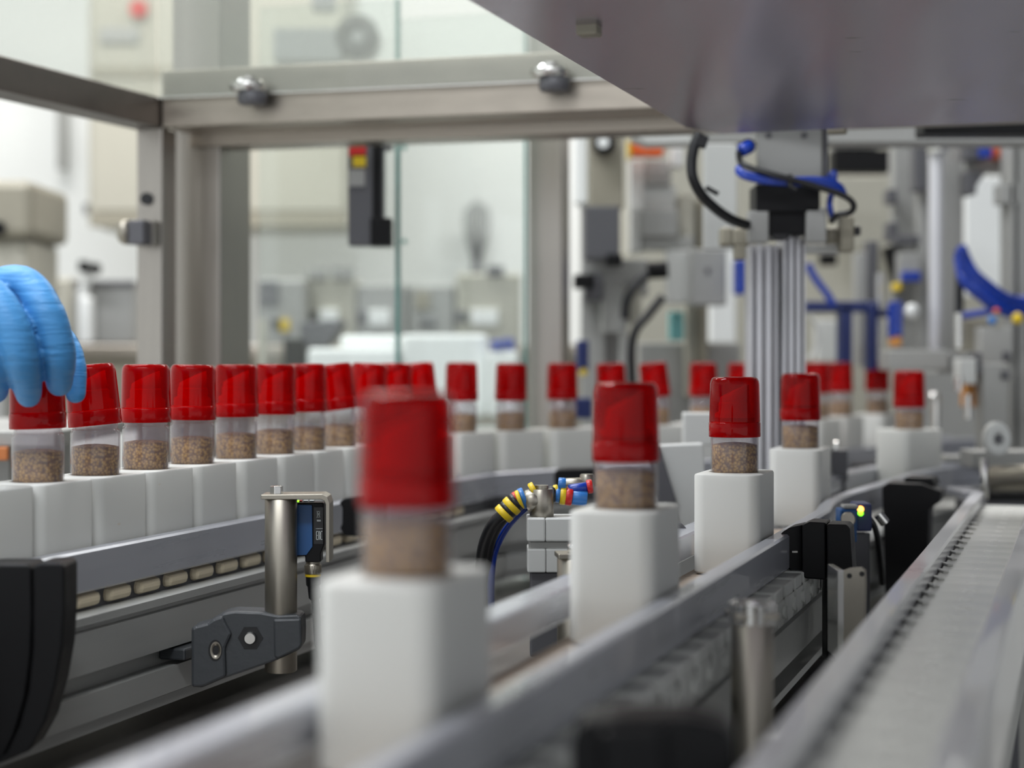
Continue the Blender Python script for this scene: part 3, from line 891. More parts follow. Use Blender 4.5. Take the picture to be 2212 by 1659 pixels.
# broad black corner piece beyond the right run
c2 = thing('corner_guard', 'large black corner guard beside the far end of the right conveyor', 'guard', pt(1975, 1300, 2.5))
MB().prism([pt(x, y, 2.42) for x, y in [(1905, 1052), (1918, 1042), (1990, 1045), (2035, 1062), (2030, 1085), (2008, 1100), (2000, 1300), (1912, 1300)]], Vector((.02, .06, 0)), .002).build('guard_plate', 'black_plastic', c2)
MB().prism([pt(x, y, 2.44) for x, y in [(1955, 1030), (2012, 1032), (2020, 1050), (1950, 1048)]], Vector((.02, .05, 0)), .002).build('cap_piece', 'black_plastic', c2)
part('stand', 'black_plastic', c2, 1925, 1295, 1990, 1600, 2.44, .04)
outline_thing('rail_clamp', 'tiny black clamp in front of the distant white blocks, left of the farthest jar', 'clamp', [(1848, 1002), (1900, 999), (1900, 1020), (1848, 1020)], 3.0, (.0, .04, 0))
# curved guard end at the left edge
g = thing('curved_guard', 'curved black plastic guard end at the lower left edge', 'guard', pt(60, 1640, 1.50))
MB().prism([pt(x, y, 1.475) for x, y in [(-70, 1224), (-20, 1219), (60, 1219), (68, 1228), (70, 1330), (66, 1420), (54, 1510), (30, 1590), (6, 1640), (-60, 1660)]], Vector((.0, .045, 0)), .002).build('inner_rib', 'black_plastic', g)
MB().prism([pt(x, y, 1.462) for x, y in [(72, 1222), (90, 1216), (130, 1216), (139, 1224), (139, 1320), (134, 1400), (120, 1480), (98, 1560), (64, 1622), (-30, 1662), (12, 1628), (40, 1570), (60, 1495), (70, 1400)]], Vector((.0, .045, 0)), .002).build('outer_shell', 'black_plastic', g)
# big blurred block close to the lens
g = thing('rail_clamp', 'big blurred black clamp at the bottom edge, closest to the lens', 'clamp', pt(1420, 1800, .86))
MB().prism([pt(x, y, .84) for x, y in [(1232, 1600), (1250, 1562), (1330, 1552), (1490, 1552), (1575, 1574), (1592, 1620), (1588, 1830), (1236, 1830)]], Vector((.004, .04, 0)), .003).build('clamp_body', 'black_plastic', g)
MB().prism([pt(x, y, .83) for x, y in [(1300, 1580), (1440, 1576), (1444, 1790), (1296, 1790)]], Vector((0, .02, 0)), .003).build('jaw', 'black_plastic', g)
MB().box(pt(1420, 2100, .86) , (.05, .03, .16), (0, 0, 0), .002).build('stem', 'black_plastic', g)

# silver bracket plate with slots, beside the right run
br = thing('bracket_plate', 'silver bracket plate with two small holes beside the right conveyor', 'bracket', pt(1838, 1420, 1.62))
MB().prism([pt(x, y, 1.60) for x, y in [(1822, 1232), (1834, 1227), (1858, 1225), (1867, 1232), (1868, 1262), (1864, 1420), (1822, 1420)]], Vector((.003, .004, 0)), .0004).build('plate', 'steel_tube', br)
part('flange', 'bright_metal', br, 1809, 1232, 1823, 1425, 1.60, .05, 0, .0005)
mb = MB()
for x, y in ((1835, 1244), (1862, 1240)):
    c = pt(x, y, 1.5994); mb.cyl(c, c + Vector((0, .002, 0)), .0024, 12)
mb.build('hole', 'black_rubber', br)
part('stand', 'machine_dark', br, 1815, 1415, 1860, 1900, 1.62, .03)

# second sensor with lights
s2 = thing('optical_sensor', 'blue and black optical sensor with an orange and a green light, beyond the black clamp', 'sensor', pt(1850, 1170, 2.02))
part('sensor_body', 'blue_plastic', s2, 1815, 1100, 1852, 1172, 2.00, .03)
part('sensor_body', 'navy_frame', s2, 1850, 1088, 1884, 1148, 2.03, .04)
part('cover', 'machine_grey', s2, 1822, 1091, 1856, 1100, 2.00, .02)
mb = MB(); c = pt(1860, 1100, 2.024); mb.lathe([(0, .0015), (.0022, .0012), (.0035, -.001), (.0035, -.004), (0, -.004)], n=14)
for i in range(len(mb.v)):
    p = mb.v[i]; mb.v[i] = c + Vector((p.x, -p.z, p.y))
mb.build('orange_light', 'led_orange', s2)
mb = MB(); c = pt(1860, 1109, 2.024); mb.lathe([(0, .0015), (.0022, .0012), (.0030, -.001), (.0030, -.004), (0, -.004)], n=14)
for i in range(len(mb.v)):
    p = mb.v[i]; mb.v[i] = c + Vector((p.x, -p.z, p.y))
mb.build('green_light', 'led_green', s2)
mb = MB(); mb.cyl(pt(1832, 1122, 1.985), pt(1832, 1122, 2.02), .0085, 18, .001); mb.build('plug', 'steel_tube', s2)
mb = MB(); mb.cyl(pt(1896, 1110, 2.05), pt(1912, 1130, 2.05), .006, 16); mb.build('connector_nut', 'bright_metal', s2)
hose('cable', 'black_rubber', s2, [(1878, 1120, 2.05), (1890, 1140, 2.05), (1898, 1180, 2.06), (1905, 1260, 2.1)], .0035)
part('mount_arm', 'machine_dark', s2, 1845, 1150, 1880, 1420, 2.06, .03)

# ------------------------------------------------------------------ pneumatic block with hoses
pn = thing('pneumatic_gripper', 'light grey pneumatic cylinder block with blue, yellow and red hose fittings', 'actuator', pt(1190, 1237, 1.86))
part('cylinder_body', 'machine_light', pn, 1138, 1119, 1178, 1170, 1.84, .05, 0, .0018)
part('cylinder_body', 'machine_light', pn, 1178, 1119, 1300, 1170, 1.842, .05, 0, .0018)
part('waist', 'machine_grey', pn, 1142, 1168, 1300, 1188, 1.85, .04)
part('foot', 'machine_light', pn, 1139, 1186, 1179, 1237, 1.84, .05, 0, .0015)
part('foot', 'machine_light', pn, 1179, 1186, 1300, 1237, 1.842, .05, 0, .0015)
part('base', 'machine_dark', pn, 1145, 1235, 1300, 1420, 1.85, .04)
mb = MB(); mb.cyl(pt(1170, 1119, 1.86), pt(1170, 1056, 1.86), .0128, 20, .001); mb.cyl(pt(1170, 1056, 1.86), pt(1170, 1048, 1.86), .0080, 6); mb.build('fitting', 'steel_tube', pn)
mb = MB(); mb.cyl(pt(1136, 1084, 1.86), pt(1165, 1078, 1.86), .0125, 18, .002); mb.build('elbow', 'steel_tube', pn)
mb = MB(); mb.cyl(pt(1220, 1046, 1.90), pt(1262, 1044, 1.90), .0065, 16, .001); mb.cyl(pt(1268, 1058, 1.90), pt(1268, 1024, 1.90), .0078, 16, .001); mb.build('fitting', 'steel_tube', pn)
def sleeve(a, b, r, m):
    mb = MB(); mb.cyl(pt(*a), pt(*b), r, 18, .0008); mb.build('marker_sleeve', m, pn)
sleeve((1124, 1079, 1.86), (1136, 1074, 1.86), .0115, 'sky_blue_plastic')
sleeve((1148, 1062, 1.86), (1158, 1056, 1.86), .009, 'yellow_plastic')
sleeve((1109, 1082, 1.855), (1120, 1074, 1.855), .008, 'red_plastic')
sleeve((1100, 1098, 1.85), (1110, 1088, 1.85), .0112, 'yellow_plastic')
sleeve((1110, 1088, 1.85), (1118, 1081, 1.85), .0108, 'black_rubber')
sleeve((1118, 1081, 1.85), (1126, 1078, 1.85), .0105, 'yellow_plastic')
sleeve((1084, 1114, 1.85), (1094, 1104, 1.85), .0112, 'yellow_plastic')
sleeve((1094, 1104, 1.85), (1101, 1097, 1.85), .0108, 'black_rubber')
for (a, b, r, m_) in (((1186, 1068), (1200, 1068), .0090, 'black_rubber'), ((1200, 1068), (1210, 1069), .0086, 'sky_blue_plastic'), ((1210, 1070), (1222, 1071), .0100, 'yellow_plastic'),
                      ((1222, 1071), (1236, 1073), .0100, 'red_plastic'), ((1236, 1073), (1268, 1076), .0086, 'sky_blue_plastic'), ((1228, 1058), (1268, 1052), .0055, 'blue_hose'), ((1268, 1052), (1280, 1050), .0075, 'red_plastic'),
                      ((1206, 1045), (1222, 1046), .0068, 'sky_blue_plastic'), ((1196, 1060), (1206, 1058), .006, 'yellow_plastic')):
    sleeve((a[0], a[1], 1.87), (b[0], b[1], 1.87), r, m_)
hose('hose', 'black_rubber', pn, [(1090, 1108, 1.855), (1066, 1130, 1.86), (1050, 1162, 1.87), (1041, 1200, 1.88), (1038, 1260, 1.90), (1040, 1340, 1.92)], .0062)
hose('hose', 'black_rubber', pn, [(1098, 1108, 1.86), (1076, 1134, 1.865), (1060, 1166, 1.875), (1051, 1205, 1.885), (1048, 1260, 1.905), (1048, 1340, 1.92)], .0062)
hose('hose', 'blue_hose', pn, [(1150, 1086, 1.875), (1124, 1106, 1.875), (1095, 1138, 1.88), (1074, 1176, 1.885), (1064, 1212, 1.89), (1060, 1270, 1.90), (1062, 1340, 1.92)], .0042)

# ------------------------------------------------------------------ hood over the runs
HH = .30
hood = thing('machine_hood', 'brushed steel machine hood overhead at the upper right with a small clip', 'hood', ns(.2, 1.6, -HH))
nL = -.951 * HH / .577
sF = None
e0 = ns(nL, 0); 
Zf = HH * 3800 / 503.0
# far edge meets the left edge where the photograph's corner stands
corner = pt(1482, 275, Zf)
s_c = corner.x * ST + corner.y * CT
n_c = corner.x * CT - corner.y * ST
z0 = HC + HH
c2a = pt(1560, 289, 2.33)
o_ = [ns(n_c, .35), ns(n_c, s_c), Vector((c2a.x, c2a.y, 0)), ns(.75, s_c + .06), ns(.75, .35)]
mb = MB(); mb.prism([Vector((p.x, p.y, z0)) for p in o_], Vector((0, 0, .0025)), 0); mb.build('underside_sheet', 'hood_steel', hood)
mb = MB()
for a_, b_ in ((o_[0], o_[1]), (o_[1], o_[2]), (o_[2], o_[3]), (o_[3], o_[4])):
    a_ = Vector((a_.x, a_.y, z0 + .0025)); b_ = Vector((b_.x, b_.y, z0 + .0025)); d_ = (b_ - a_).normalized(); nn = Vector((-d_.y, d_.x, 0)) * .0025
    mb.prism([a_, b_, b_ - nn, a_ - nn], Vector((0, 0, .05)))
mb.build('folded_edge', 'hood_steel', hood)
# hangers to the frame above
mb = MB()
for n_, s_ in ((-.3, .9), (.5, .9), (-.3, 2.1), (.5, 2.1)):
    p = ns(n_, s_); mb.box((p.x, p.y, (z0 + CEIL) / 2), (.03, .03, CEIL - z0 - .004))
mb.build('hanger', 'steel', hood)
Zk = HH * 3800 / (778 - 62.0)
part('clip', 'beige_dark', hood, 1242, 48, 1290, 74, Zk - .02, .02, -TH)
Zk2 = HH * 3800 / 500.0
part('clip', 'beige_dark', hood, 1786, 276, 1826, 288, Zk2 + .02, .02, -TH)

# ------------------------------------------------------------------ frame of steel tube with glass
PH = R(15.5)
fb = Vector((math.cos(PH), -math.sin(PH), 0)); fa = Vector((math.sin(PH), math.cos(PH), 0))
P0 = Vector((*xz(350, 2.75), 0))
frame = thing('steel_gantry', 'square steel tube gantry with corner posts and cross beams at upper left', 'gantry', (P0.x, P0.y, 0))
zb = HC + .364
def obox(mb, origin, along, length, across, w, z0_, z1_, bevel=.002):
    a_ = Vector((origin.x, origin.y, z0_)); 
    return mb.prism([a_, a_ + along * length, a_ + along * length + across * w, a_ + across * w], Vector((0, 0, z1_ - z0_)), bevel)
obox(MB(), P0, fb, 1.35, fa, .09, zb, zb + .0886).build('cross_beam', 'steel_beam', frame)
obox(MB(), P0 + fa * .094, fb, 1.35, fa, .07, zb - .020, zb + .05).build('cross_beam', 'steel_beam', frame)
b1d = Vector((-math.sin(R(20)), -math.cos(R(20)), 0)); b1n = Vector((-math.cos(R(20)), math.sin(R(20)), 0))
obox(MB(), P0 + fa * .03, b1d, 1.2, b1n, .055, zb, zb + .047).build('side_beam', 'steel_shaded', frame)
# front corner post with hole and stop knob
pa = P0 - fb * .0435
pm = MB(); obox(pm, pa, fb, .0435, fa, .050, 0, zb - .0006, .0015)
pA = pm.build('post', 'steel', frame)
mb = MB(); c = pt(315, 429, 2.748); c.y = c.y + .003
mb.tube([c, c + Vector((0, .003, 0))], .0098, 20); mb.build('hole', 'black_rubber', pA)
mb = MB(); mb.box(pt(304, 503, 2.725), (.027, .035, .038), (0, 0, -PH), .003); mb.build('stop_bracket', 'machine_dark', pA)
mb = MB(); c = pt(272, 502, 2.73)
mb.lathe([(0, .014), (.008, .0135), (.015, .010), (.019, .003), (.0195, -.006), (0, -.006)], n=22)
for i in range(len(mb.v)):
    p = mb.v[i]; mb.v[i] = c + Vector((-p.z, p.y, p.x))
mb.build('stop_knob', 'steel_tube', pA)
mb = MB(); mb.box(pt(330, 503, 2.738), (.012, .02, .037), (0, 0, -PH), .001); mb.build('stop_plate', 'steel', pA)
# rear, larger post
Zb = 2.84
pr = Vector((*xz(475, Zb), 0))
obox(MB(), pr - fb * .085, fb, .085, fa, .122, 0, zb + .9, .003).build('post', 'steel', frame)
obox(MB(), Vector((*xz(1214, 3.14), 0)) - fb * .062, fb, .062, fa, .06, 0, zb + .9, .002).build('post', 'steel', frame)
# panes standing in front of the beam
gl = thing('guard_screen', 'hazy glass guard screen held before the steel cross beam by round clamps', 'guard screen', P0 + fb * .6 - fa * .02 + Vector((0, 0, zb + .043)))
gm = MB()
gA = P0 - fa * .012 - fb * .002
obox(gm, gA, fb, .96, fa, .006, zb + .0455, zb + .75, .0005).build('pane', 'glass_pane', gl)
obox(MB(), gA, fb, .96, fa, .006, zb + .0430, zb + .0455, .0003).build('pane_edge', 'bright_metal', gl)
for px, py in ((548, 196), (1196, 166)):
    # distance along the beam for this clamp
    t_ = None
    k_ = (px - CX) / F
    t_ = (k_ * gA.y - gA.x) / (fb.x - k_ * fb.y)
    c = gA + fb * t_; c.z = HC - (py - HOR) / F * c.y
    up = Vector((0, 0, 1)); c = c - fa * .020
    mb = MB(); mb.cyl(c - up * .004, c + up * .012, .0285, 28, .005); mb.cyl(c + up * .012, c + up * .017, .013, 6); mb.build('round_clamp', 'bright_metal', gl)
    mb = MB(); mb.cyl(c + Vector((.006, 0, -.024)), c + Vector((.006, 0, -.004)), .0225, 24, .003); mb.build('clamp_base', 'machine_dark', gl)
g2 = thing('guard_screen', 'hazy glass guard screen on the left side beam, top left corner', 'guard screen', P0 + b1d * .5 + Vector((0, 0, zb + .047)))
obox(MB(), P0 + fa * .03 + b1d * .01 + b1n * .02, b1d, 1.15, b1n, .006, zb + .0475, zb + .7, .0005).build('pane', 'glass_pane', g2)

# glass doors behind
gd = thing('glass_door', 'pair of clear glass doors with green edges behind the cross beam', 'glass door', (*xz(860, 3.0), .45))
za, zb2 = .45, HC + .62
def pane(px0, px1, Z0, Z1, name='pane'):
    a_ = Vector((*xz(px0, Z0), 0)); b_ = Vector((*xz(px1, Z1), 0)); d_ = (b_ - a_); L__ = d_.length; d_.normalize(); w_ = Vector((-d_.y, d_.x, 0))
    obox(MB(), a_, d_, L__, w_, .008, za, zb2, 0).build(name, 'glass_door', gd)
    return a_, b_, d_, w_
a_, b_, d_, w_ = pane(560, 854, 3.10, 3.02)
obox(MB(), b_, d_, .006, w_, .008, za, zb2, 0).build('pane_edge', 'glass_green', gd)
a_, b_, d_, w_ = pane(862, 1132, 3.20, 3.12)
obox(MB(), b_, d_, .004, w_, .008, za, zb2, 0).build('pane_edge', 'glass_green', gd)
mb = MB()
for y in (318, 521):
    c = pt(873, y, 3.19); mb.cyl(c, c + Vector((0, .012, 0)), .0045, 12)
mb.build('hinge_bolt', 'glass_green', gd)
# interlock switch hanging at the door
sw = thing('interlock_switch', 'black safety switch box with red and yellow stickers on the glass door edge', 'switch', pt(795, 530, 3.0))
part('switch_body', 'machine_dark', sw, 752, 300, 828, 530, 2.96, .05)
part('side_strip', 'black_plastic', sw, 800, 470, 845, 531, 2.95, .05)
part('side_strip', 'black_plastic', sw, 804, 302, 824, 480, 2.955, .02)
part('latch', 'machine_dark', sw, 824, 300, 846, 322, 2.96, .03)
part('sticker', 'red_plastic', sw, 754, 314, 790, 338, 2.957, .004, 0, 0)
part('sticker', 'yellow_plastic', sw, 762, 334, 790, 360, 2.957, .005, 0, 0)
part('sticker', 'machine_grey', sw, 754, 366, 788, 402, 2.957, .004, 0, 0)
MB().box(pt(800, 285, 2.99), (.03, .03, .05), (0, 0, 0)).build('mount', 'machine_dark', sw)

# ------------------------------------------------------------------ background, left
cab = thing('wall_cabinet', 'beige wall cabinet blurred behind the steel corner posts', 'cabinet', pt(460, 490, 6.3))
part('main_body', 'beige_panel', cab, 192, -160, 748, 486, 6.2, .5)
part('cabinet_door', 'beige_panel', cab, 200, -150, 470, 455, 6.17, .02)
part('cabinet_door', 'beige_panel', cab, 476, -150, 742, 455, 6.17, .02)
part('bottom_trim', 'beige_dark', cab, 194, 458, 746, 490, 6.165, .03)
part('side_hinge', 'machine_dark', cab, 180, 440, 192, 462, 6.2, .05)
part('label_panel', 'machine_grey', cab, 215, 58, 300, 92, 6.16, .008)
mb = MB(); c = pt(298, 18, 6.15); mb.cyl(c, c + Vector((0, .02, 0)), .03, 18); mb.build('red_button', 'red_plastic', cab)
part('dark_band', 'beige_dark', cab, 200, 142, 470, 168, 6.165, .006)
hd = MB(); pbox(hd, 121, 172, 140, 365, 7.2, .06, 0, .01); tag(hd.build('wall_bracket', 'machine_grey'), 'narrow grey vertical bracket on the white wall, left of the cabinet', 'bracket')
# fan motor seen through the pane
fn = thing('round_motor', 'dark blurred round motor seen through the glass above the cross beam', 'motor', pt(775, 130, 4.6))
mb = MB()
c = pt(772, 78, 4.6); mb.cyl(c, c + Vector((0, .12, 0)), .056, 32, .01); mb.build('motor_housing', 'machine_grey', fn)
for rr in (.052, .038, .024):
    mb = MB(); pts_ = [c + Vector((rr * math.cos(a), -.006, rr * math.sin(a))) for a in [2 * math.pi * k / 32 for k in range(33)]]; mb.tube(pts_, .004, 8, False); mb.build('grille_ring', 'black_plastic', fn)
part('motor_foot', 'machine_grey', fn, 590, 60, 740, 130, 4.62, .1)
MB().box(pt(700, -480, 4.72), (.06, .06, 1.25), (0, 0, 0)).build('hanger', 'machine_grey', fn)
# beige housing at the far left edge
hs = thing('machine_housing', 'beige machine housing at the far left edge above the gloved hand', 'machine', (*xz(-30, 4.2), 0))
part('housing', 'beige_dark', hs, -200, 388, 70, 512, 4.2, .35, 0, .02)
part('lower_housing', 'beige_panel', hs, -200, 512, 60, 640, 4.24, .3, 0, .02)
mb = MB(); c = pt(-8, 492, 4.18); mb.cyl(c, c + Vector((0, .05, 0)), .018, 18); mb.build('port', 'black_plastic', hs)
MB().box((xz(-70, 4.4)[0], 4.4, (HC + .15) / 2), (.25, .25, HC + .15)).build('pedestal', 'machine_grey', hs)
# worktable with equipment on it
wt = thing('work_table', 'long stainless work table against the back wall, below the glass doors', 'table', (*xz(600, 5.4), 0))
wz = HC + .045
MB().box((-.85, 5.55, wz - .02), (2.3, .9, .04), (0, 0, 0), .004).build('table_top', 'steel_beam', wt)
MB().box((-.85, 5.14, wz - .14), (2.3, .03, .20), (0, 0, 0), .004).build('apron', 'beige_dark', wt)
for x_ in (-1.85, .2):
    for y_ in (5.2, 5.9):
        MB().box((x_, y_, (wz - .04) / 2), (.05, .05, wz - .04)).build('leg', 'steel', wt)
MB().box((-.85, 5.55, .25), (2.2, .8, .03)).build('lower_shelf', 'steel', wt)
def on_table(name, label, cat, x0, y0, x1, Z, dep, m, bevel=.01, subs=()):
    a_ = pt(x0, y0, Z); b_ = pt(x1, y0, Z)
    t_ = thing(name, label, cat, ((a_.x + b_.x) / 2, Z + dep / 2, wz))
    MB().box(((a_.x + b_.x) / 2, Z + dep / 2, (a_.z + wz) / 2 + .0005), (b_.x - a_.x, dep, a_.z - wz), (0, 0, 0), bevel).build('body', m, t_)
    for (nm, mm, q0, r0, q1, r1) in subs:
        part(nm, mm, t_, q0, r0, q1, r1, Z - .012, .02, 0, .003)
    return t_
on_table('grey_crate', 'blurred grey crate on the table directly left of the steel corner post', 'crate', 158, 608, 290, 5.25, .3, 'machine_grey', .01, (('crate_rim', 'machine_dark', 155, 606, 292, 618),))
bt = on_table('spray_bottle', 'blurred white bottle with two dark knobs behind the grey crate', 'bottle', 168, 640, 196, 5.2, .06, 'white_body')
part('knob', 'black_plastic', bt, 167, 562, 187, 588, 5.13, .05, 0, .008)
part('knob', 'black_plastic', bt, 193, 567, 211, 592, 5.13, .05, 0, .008)
MB().tube([pt(178, 640, 5.22), pt(190, 588, 5.22)], .014, 10).build('neck', 'white_body', bt)
MB().tube([pt(176, 582, 5.2), pt(200, 584, 5.2)], .008, 8).build('neck', 'white_body', bt)
on_table('beige_crate', 'blurred beige crate on the table left of the grey crate', 'crate', 112, 600, 156, 5.4, .3, 'beige_panel')
on_table('grey_machine', 'low grey machine with dark front panel just right of the steel corner post', 'machine', 555, 602, 660, 5.2, .3, 'machine_grey', .01, (('front_panel', 'machine_dark', 560, 606, 600, 660), ('yellow_lever', 'yellow_plastic', 605, 690, 624, 716), ('dark_knob', 'black_plastic', 588, 688, 604, 712)))
on_table('grey_machine', 'grey machine with two stubby turrets in the middle of the work table', 'machine', 662, 600, 770, 5.3, .3, 'beige_panel', .01, (('turret', 'machine_grey', 664, 578, 706, 604), ('turret', 'machine_grey', 716, 574, 764, 604), ('display', 'white_body', 690, 668, 730, 700), ('dark_knob', 'black_plastic', 664, 672, 684, 694)))
on_table('grey_machine', 'wide grey machine with white panel left of the green glass edge', 'machine', 772, 612, 880, 5.3, .3, 'machine_grey', .01, (('display', 'white_body', 796, 670, 842, 704), ('dark_knob', 'machine_dark', 770, 672, 792, 696)))
on_table('grey_machine', 'grey machine with white panel right of the green glass edge', 'machine', 884, 614, 982, 5.3, .3, 'machine_grey', .01, (('turret', 'beige_dark', 896, 630, 930, 668), ('dark_knob', 'machine_dark', 906, 690, 940, 706)))
on_table('grey_machine', 'tall pale machine with dark cap standing beside the right steel post', 'machine', 985, 590, 1126, 5.3, .3, 'beige_panel', .01, (('dark_cap', 'machine_dark', 1052, 574, 1088, 596), ('display', 'white_body', 1018, 668, 1076, 702), ('dark_knob', 'machine_dark', 984, 672, 1010, 694)))
fu = thing('hopper', 'dark grey slanted hopper over the white tray', 'hopper', pt(680, 790, 4.6))
MB().prism([pt(x, y, 4.6) for x, y in [(648, 696), (738, 690), (736, 706), (706, 748), (664, 752), (648, 730)]], Vector((0, .15, 0)), .004).build('hopper_body', 'machine_dark', fu)
part('dark_base', 'black_plastic', fu, 612, 732, 660, 860, 4.6, .12)
MB().box(pt(650, 1400, 4.68), (.08, .08, 1.2)).build('pedestal', 'machine_dark', fu)
part('neck', 'machine_dark', fu, 655, 745, 700, 850, 4.64, .08)
part('tall_strip', 'beige_panel', fu, 556, 690, 572, 860, 4.6, .05)
tr = thing('white_tray', 'wide white container below the grey machines, behind the row of red lids', 'container', (*xz(880, 4.3), 0))
part('tray', 'white_body', tr, 664, 752, 860, 900, 4.30, .25, 0, .01)
part('tray', 'white_body', tr, 866, 722, 1052, 900, 4.34, .25, 0, .01)
part('tray', 'white_body', tr, 1054, 759, 1120, 900, 4.30, .25, 0, .01)
part('tray_lid', 'white_body', tr, 735, 724, 860, 752, 4.36, .2, 0, .01)
MB().box((xz(860, 4.42)[0], 4.42, .6), (.5, .25, 1.2)).build('pedestal', 'machine_light', tr)
bl = MB(); pbox(bl, 1060, 734, 1088, 758, 4.30, .05, 0, .006); bl.box(pt(1098, 744, 4.33), (.03, .03, .03), bevel=.004); tag(bl.build('blue_handle', 'blue_hose'), 'small blue handle lying on the white container, left of the right steel post', 'handle')
# utensils on the wall
wk = thing('wire_whisk', 'bunch of wire whisks hanging against the white wall', 'whisk', pt(1028, 600, 7.2))
for k in range(7):
    a = (k - 3) / 3
    hose('wire', 'machine_dark', wk, [(1030 + 3 * a, 570, 7.2), (1030 + 20 * a, 520, 7.2), (1030 + 26 * a, 476, 7.2 + .03 * a), (1030 + 22 * a, 432 + 18 * abs(a), 7.2)], .0042, 8, 4)
MB().cyl(pt(1030, 555, 7.2), pt(1030, 600, 7.2), .020, 12).build('handle', 'machine_dark', wk)
MB().box(pt(1030, 590, 7.27), (.03, .1, .03)).build('wall_hook', 'machine_grey', wk)

# surface behind the first jars
st = thing('side_table', 'pale side table with a brown wooden edge strip behind the gloved hand', 'table', (*xz(-20, 2.6), 0))
MB().box((xz(-150, 2.6)[0], 2.62, HC - .105), (.50, .55, .02), (0, 0, 0), .002).build('table_top', 'machine_grey', st)
MB().box((-.888, 2.335, HC - .124), (.44, .012, .018), (0, 0, 0), .002).build('edge_strip', 'wood_strip', st)
MB().box((xz(-200, 2.6)[0], 2.6, (HC - .115) / 2), (.4, .35, HC - .115)).build('pedestal', 'machine_grey', st)

# ------------------------------------------------------------------ transfer unit on its aluminium column
tu = thing('transfer_unit', 'pick unit with black valve block and blue hoses on a grooved aluminium column', 'machine', (*xz(1680, 2.62), HC - .365))
def profile_column(mb, px0, px1, ytop, Z, dep, bot):
    a_ = xz(px0, Z)[0]; b_ = xz(px1, Z)[0]; w = b_ - a_
    # grooved front: ribs and channels
    n_ = 3
    outl_ = [(a_, Z)]
    for k in range(n_):
        u0 = a_ + w * (k + .28) / n_; u1 = a_ + w * (k + .72) / n_
        outl_ += [(u0, Z), (u0, Z + .022), (u1, Z + .022), (u1, Z)]
    outl_ += [(b_, Z), (b_, Z + dep), (a_, Z + dep)]
    ztop = HC - (ytop - HOR) / F * Z
    mb.prism([Vector((x, y, bot)) for x, y in outl_], Vector((0, 0, ztop - bot)))
for a in ((1620, 1680, 528, 2.60, .06), (1694, 1740, 512, 2.57, .07)):
    mb = MB(); profile_column(mb, *a, HC - .365); mb.build('column_profile', 'aluminium_bright', tu)
part('column_core', 'machine_dark', tu, 1676, 535, 1698, 1280, 2.62, .05)
part('mount_plate', 'machine_grey', tu, 1636, 262, 1776, 400, 2.56, .015)
mb = MB()
for x in (1661, 1738):
    c = pt(x, 292, 2.556); mb.cyl(c, c + Vector((0, .01, 0)), .0045, 12)
mb.build('bolt', 'machine_dark', tu)
part('side_rod', 'machine_dark', tu, 1777, 262, 1789, 400, 2.57, .02)
part('valve_block', 'black_plastic', tu, 1633, 398, 1772, 458, 2.52, .07)
part('lower_block', 'black_plastic', tu, 1660, 455, 1742, 508, 2.53, .06)
part('valve_cap', 'black_rubber', tu, 1668, 500, 1705, 516, 2.53, .05)
part('side_bracket', 'machine_grey', tu, 1618, 455, 1661, 524, 2.52, .03)
part('side_bracket', 'machine_grey', tu, 1742, 448, 1786, 524, 2.52, .03)
part('grip_arm', 'beige_dark', tu, 1557, 490, 1584, 531, 2.55, .03, 0, .004)
part('grip_arm', 'beige_dark', tu, 1582, 492, 1620, 532, 2.55, .03, 0, .004)
part('grip_finger', 'beige_dark', tu, 1588, 530, 1612, 560, 2.55, .03)
part('grip_arm', 'beige_dark', tu, 1784, 492, 1822, 526, 2.55, .03, 0, .004)
part('grip_finger', 'beige_dark', tu, 1816, 466, 1846, 544, 2.53, .03, 0, .003)
part('grip_pad', 'black_rubber', tu, 1846, 488, 1860, 508, 2.54, .02)
part('cross_bar', 'machine_light', tu, 1739, 528, 1822, 546, 2.58, .04)
part('vertical_plate', 'machine_light', tu, 1520, 310, 1592, 540, 2.95, .01)
hose('cable_loop', 'black_rubber', tu, [(1512, 288, 2.45), (1500, 316, 2.45), (1494, 350, 2.45), (1497, 385, 2.45), (1515, 420, 2.46), (1545, 450, 2.48), (1580, 474, 2.50), (1614, 486, 2.52)], .0075)
mb = MB(); mb.box(pt(1517, 306, 2.45), (.014, .014, .018), (0, .3, 0), .002); mb.box(pt(1538, 412, 2.455), (.020, .008, .006), (0, .5, 0), .001); mb.build('cable_tie', 'black_rubber', tu)
for q in range(3):
    hose('blue_hose', 'blue_hose', tu, [(1593, 362 + 4 * q, 2.50), (1608, 374 + 4 * q, 2.49), (1650, 384 + 4 * q, 2.49), (1705, 388 + 4 * q, 2.49), (1770, 388 + 5 * q, 2.50), (1812, 400 + 6 * q, 2.51), (1826, 424, 2.52)], .0042)
hose('blue_hose', 'blue_hose', tu, [(1790, 378, 2.55), (1800, 400, 2.54), (1792, 440, 2.53), (1800, 480, 2.53)], .0045)
hose('black_hose', 'black_rubber', tu, [(1596, 326, 2.50), (1600, 350, 2.50), (1625, 364, 2.49), (1680, 380, 2.48), (1760, 402, 2.48), (1820, 422, 2.48), (1843, 440, 2.48), (1838, 458, 2.49), (1810, 464, 2.50), (1796, 478, 2.52)], .0045)
hose('black_hose', 'black_rubber', tu, [(1706, 378, 2.485), (1707, 400, 2.482), (1720, 410, 2.48)], .004)
mb = MB(); c = pt(1600, 326, 2.50); mb.cyl(c, c + Vector((.016, .01, .008)), .0095, 14, .002); mb.build('hose_fitting', 'blue_hose', tu)
mb = MB(); c = pt(1612, 318, 2.51); mb.cyl(c, c + Vector((.006, .02, .004)), .011, 14, .002); mb.build('hose_fitting', 'black_plastic', tu)
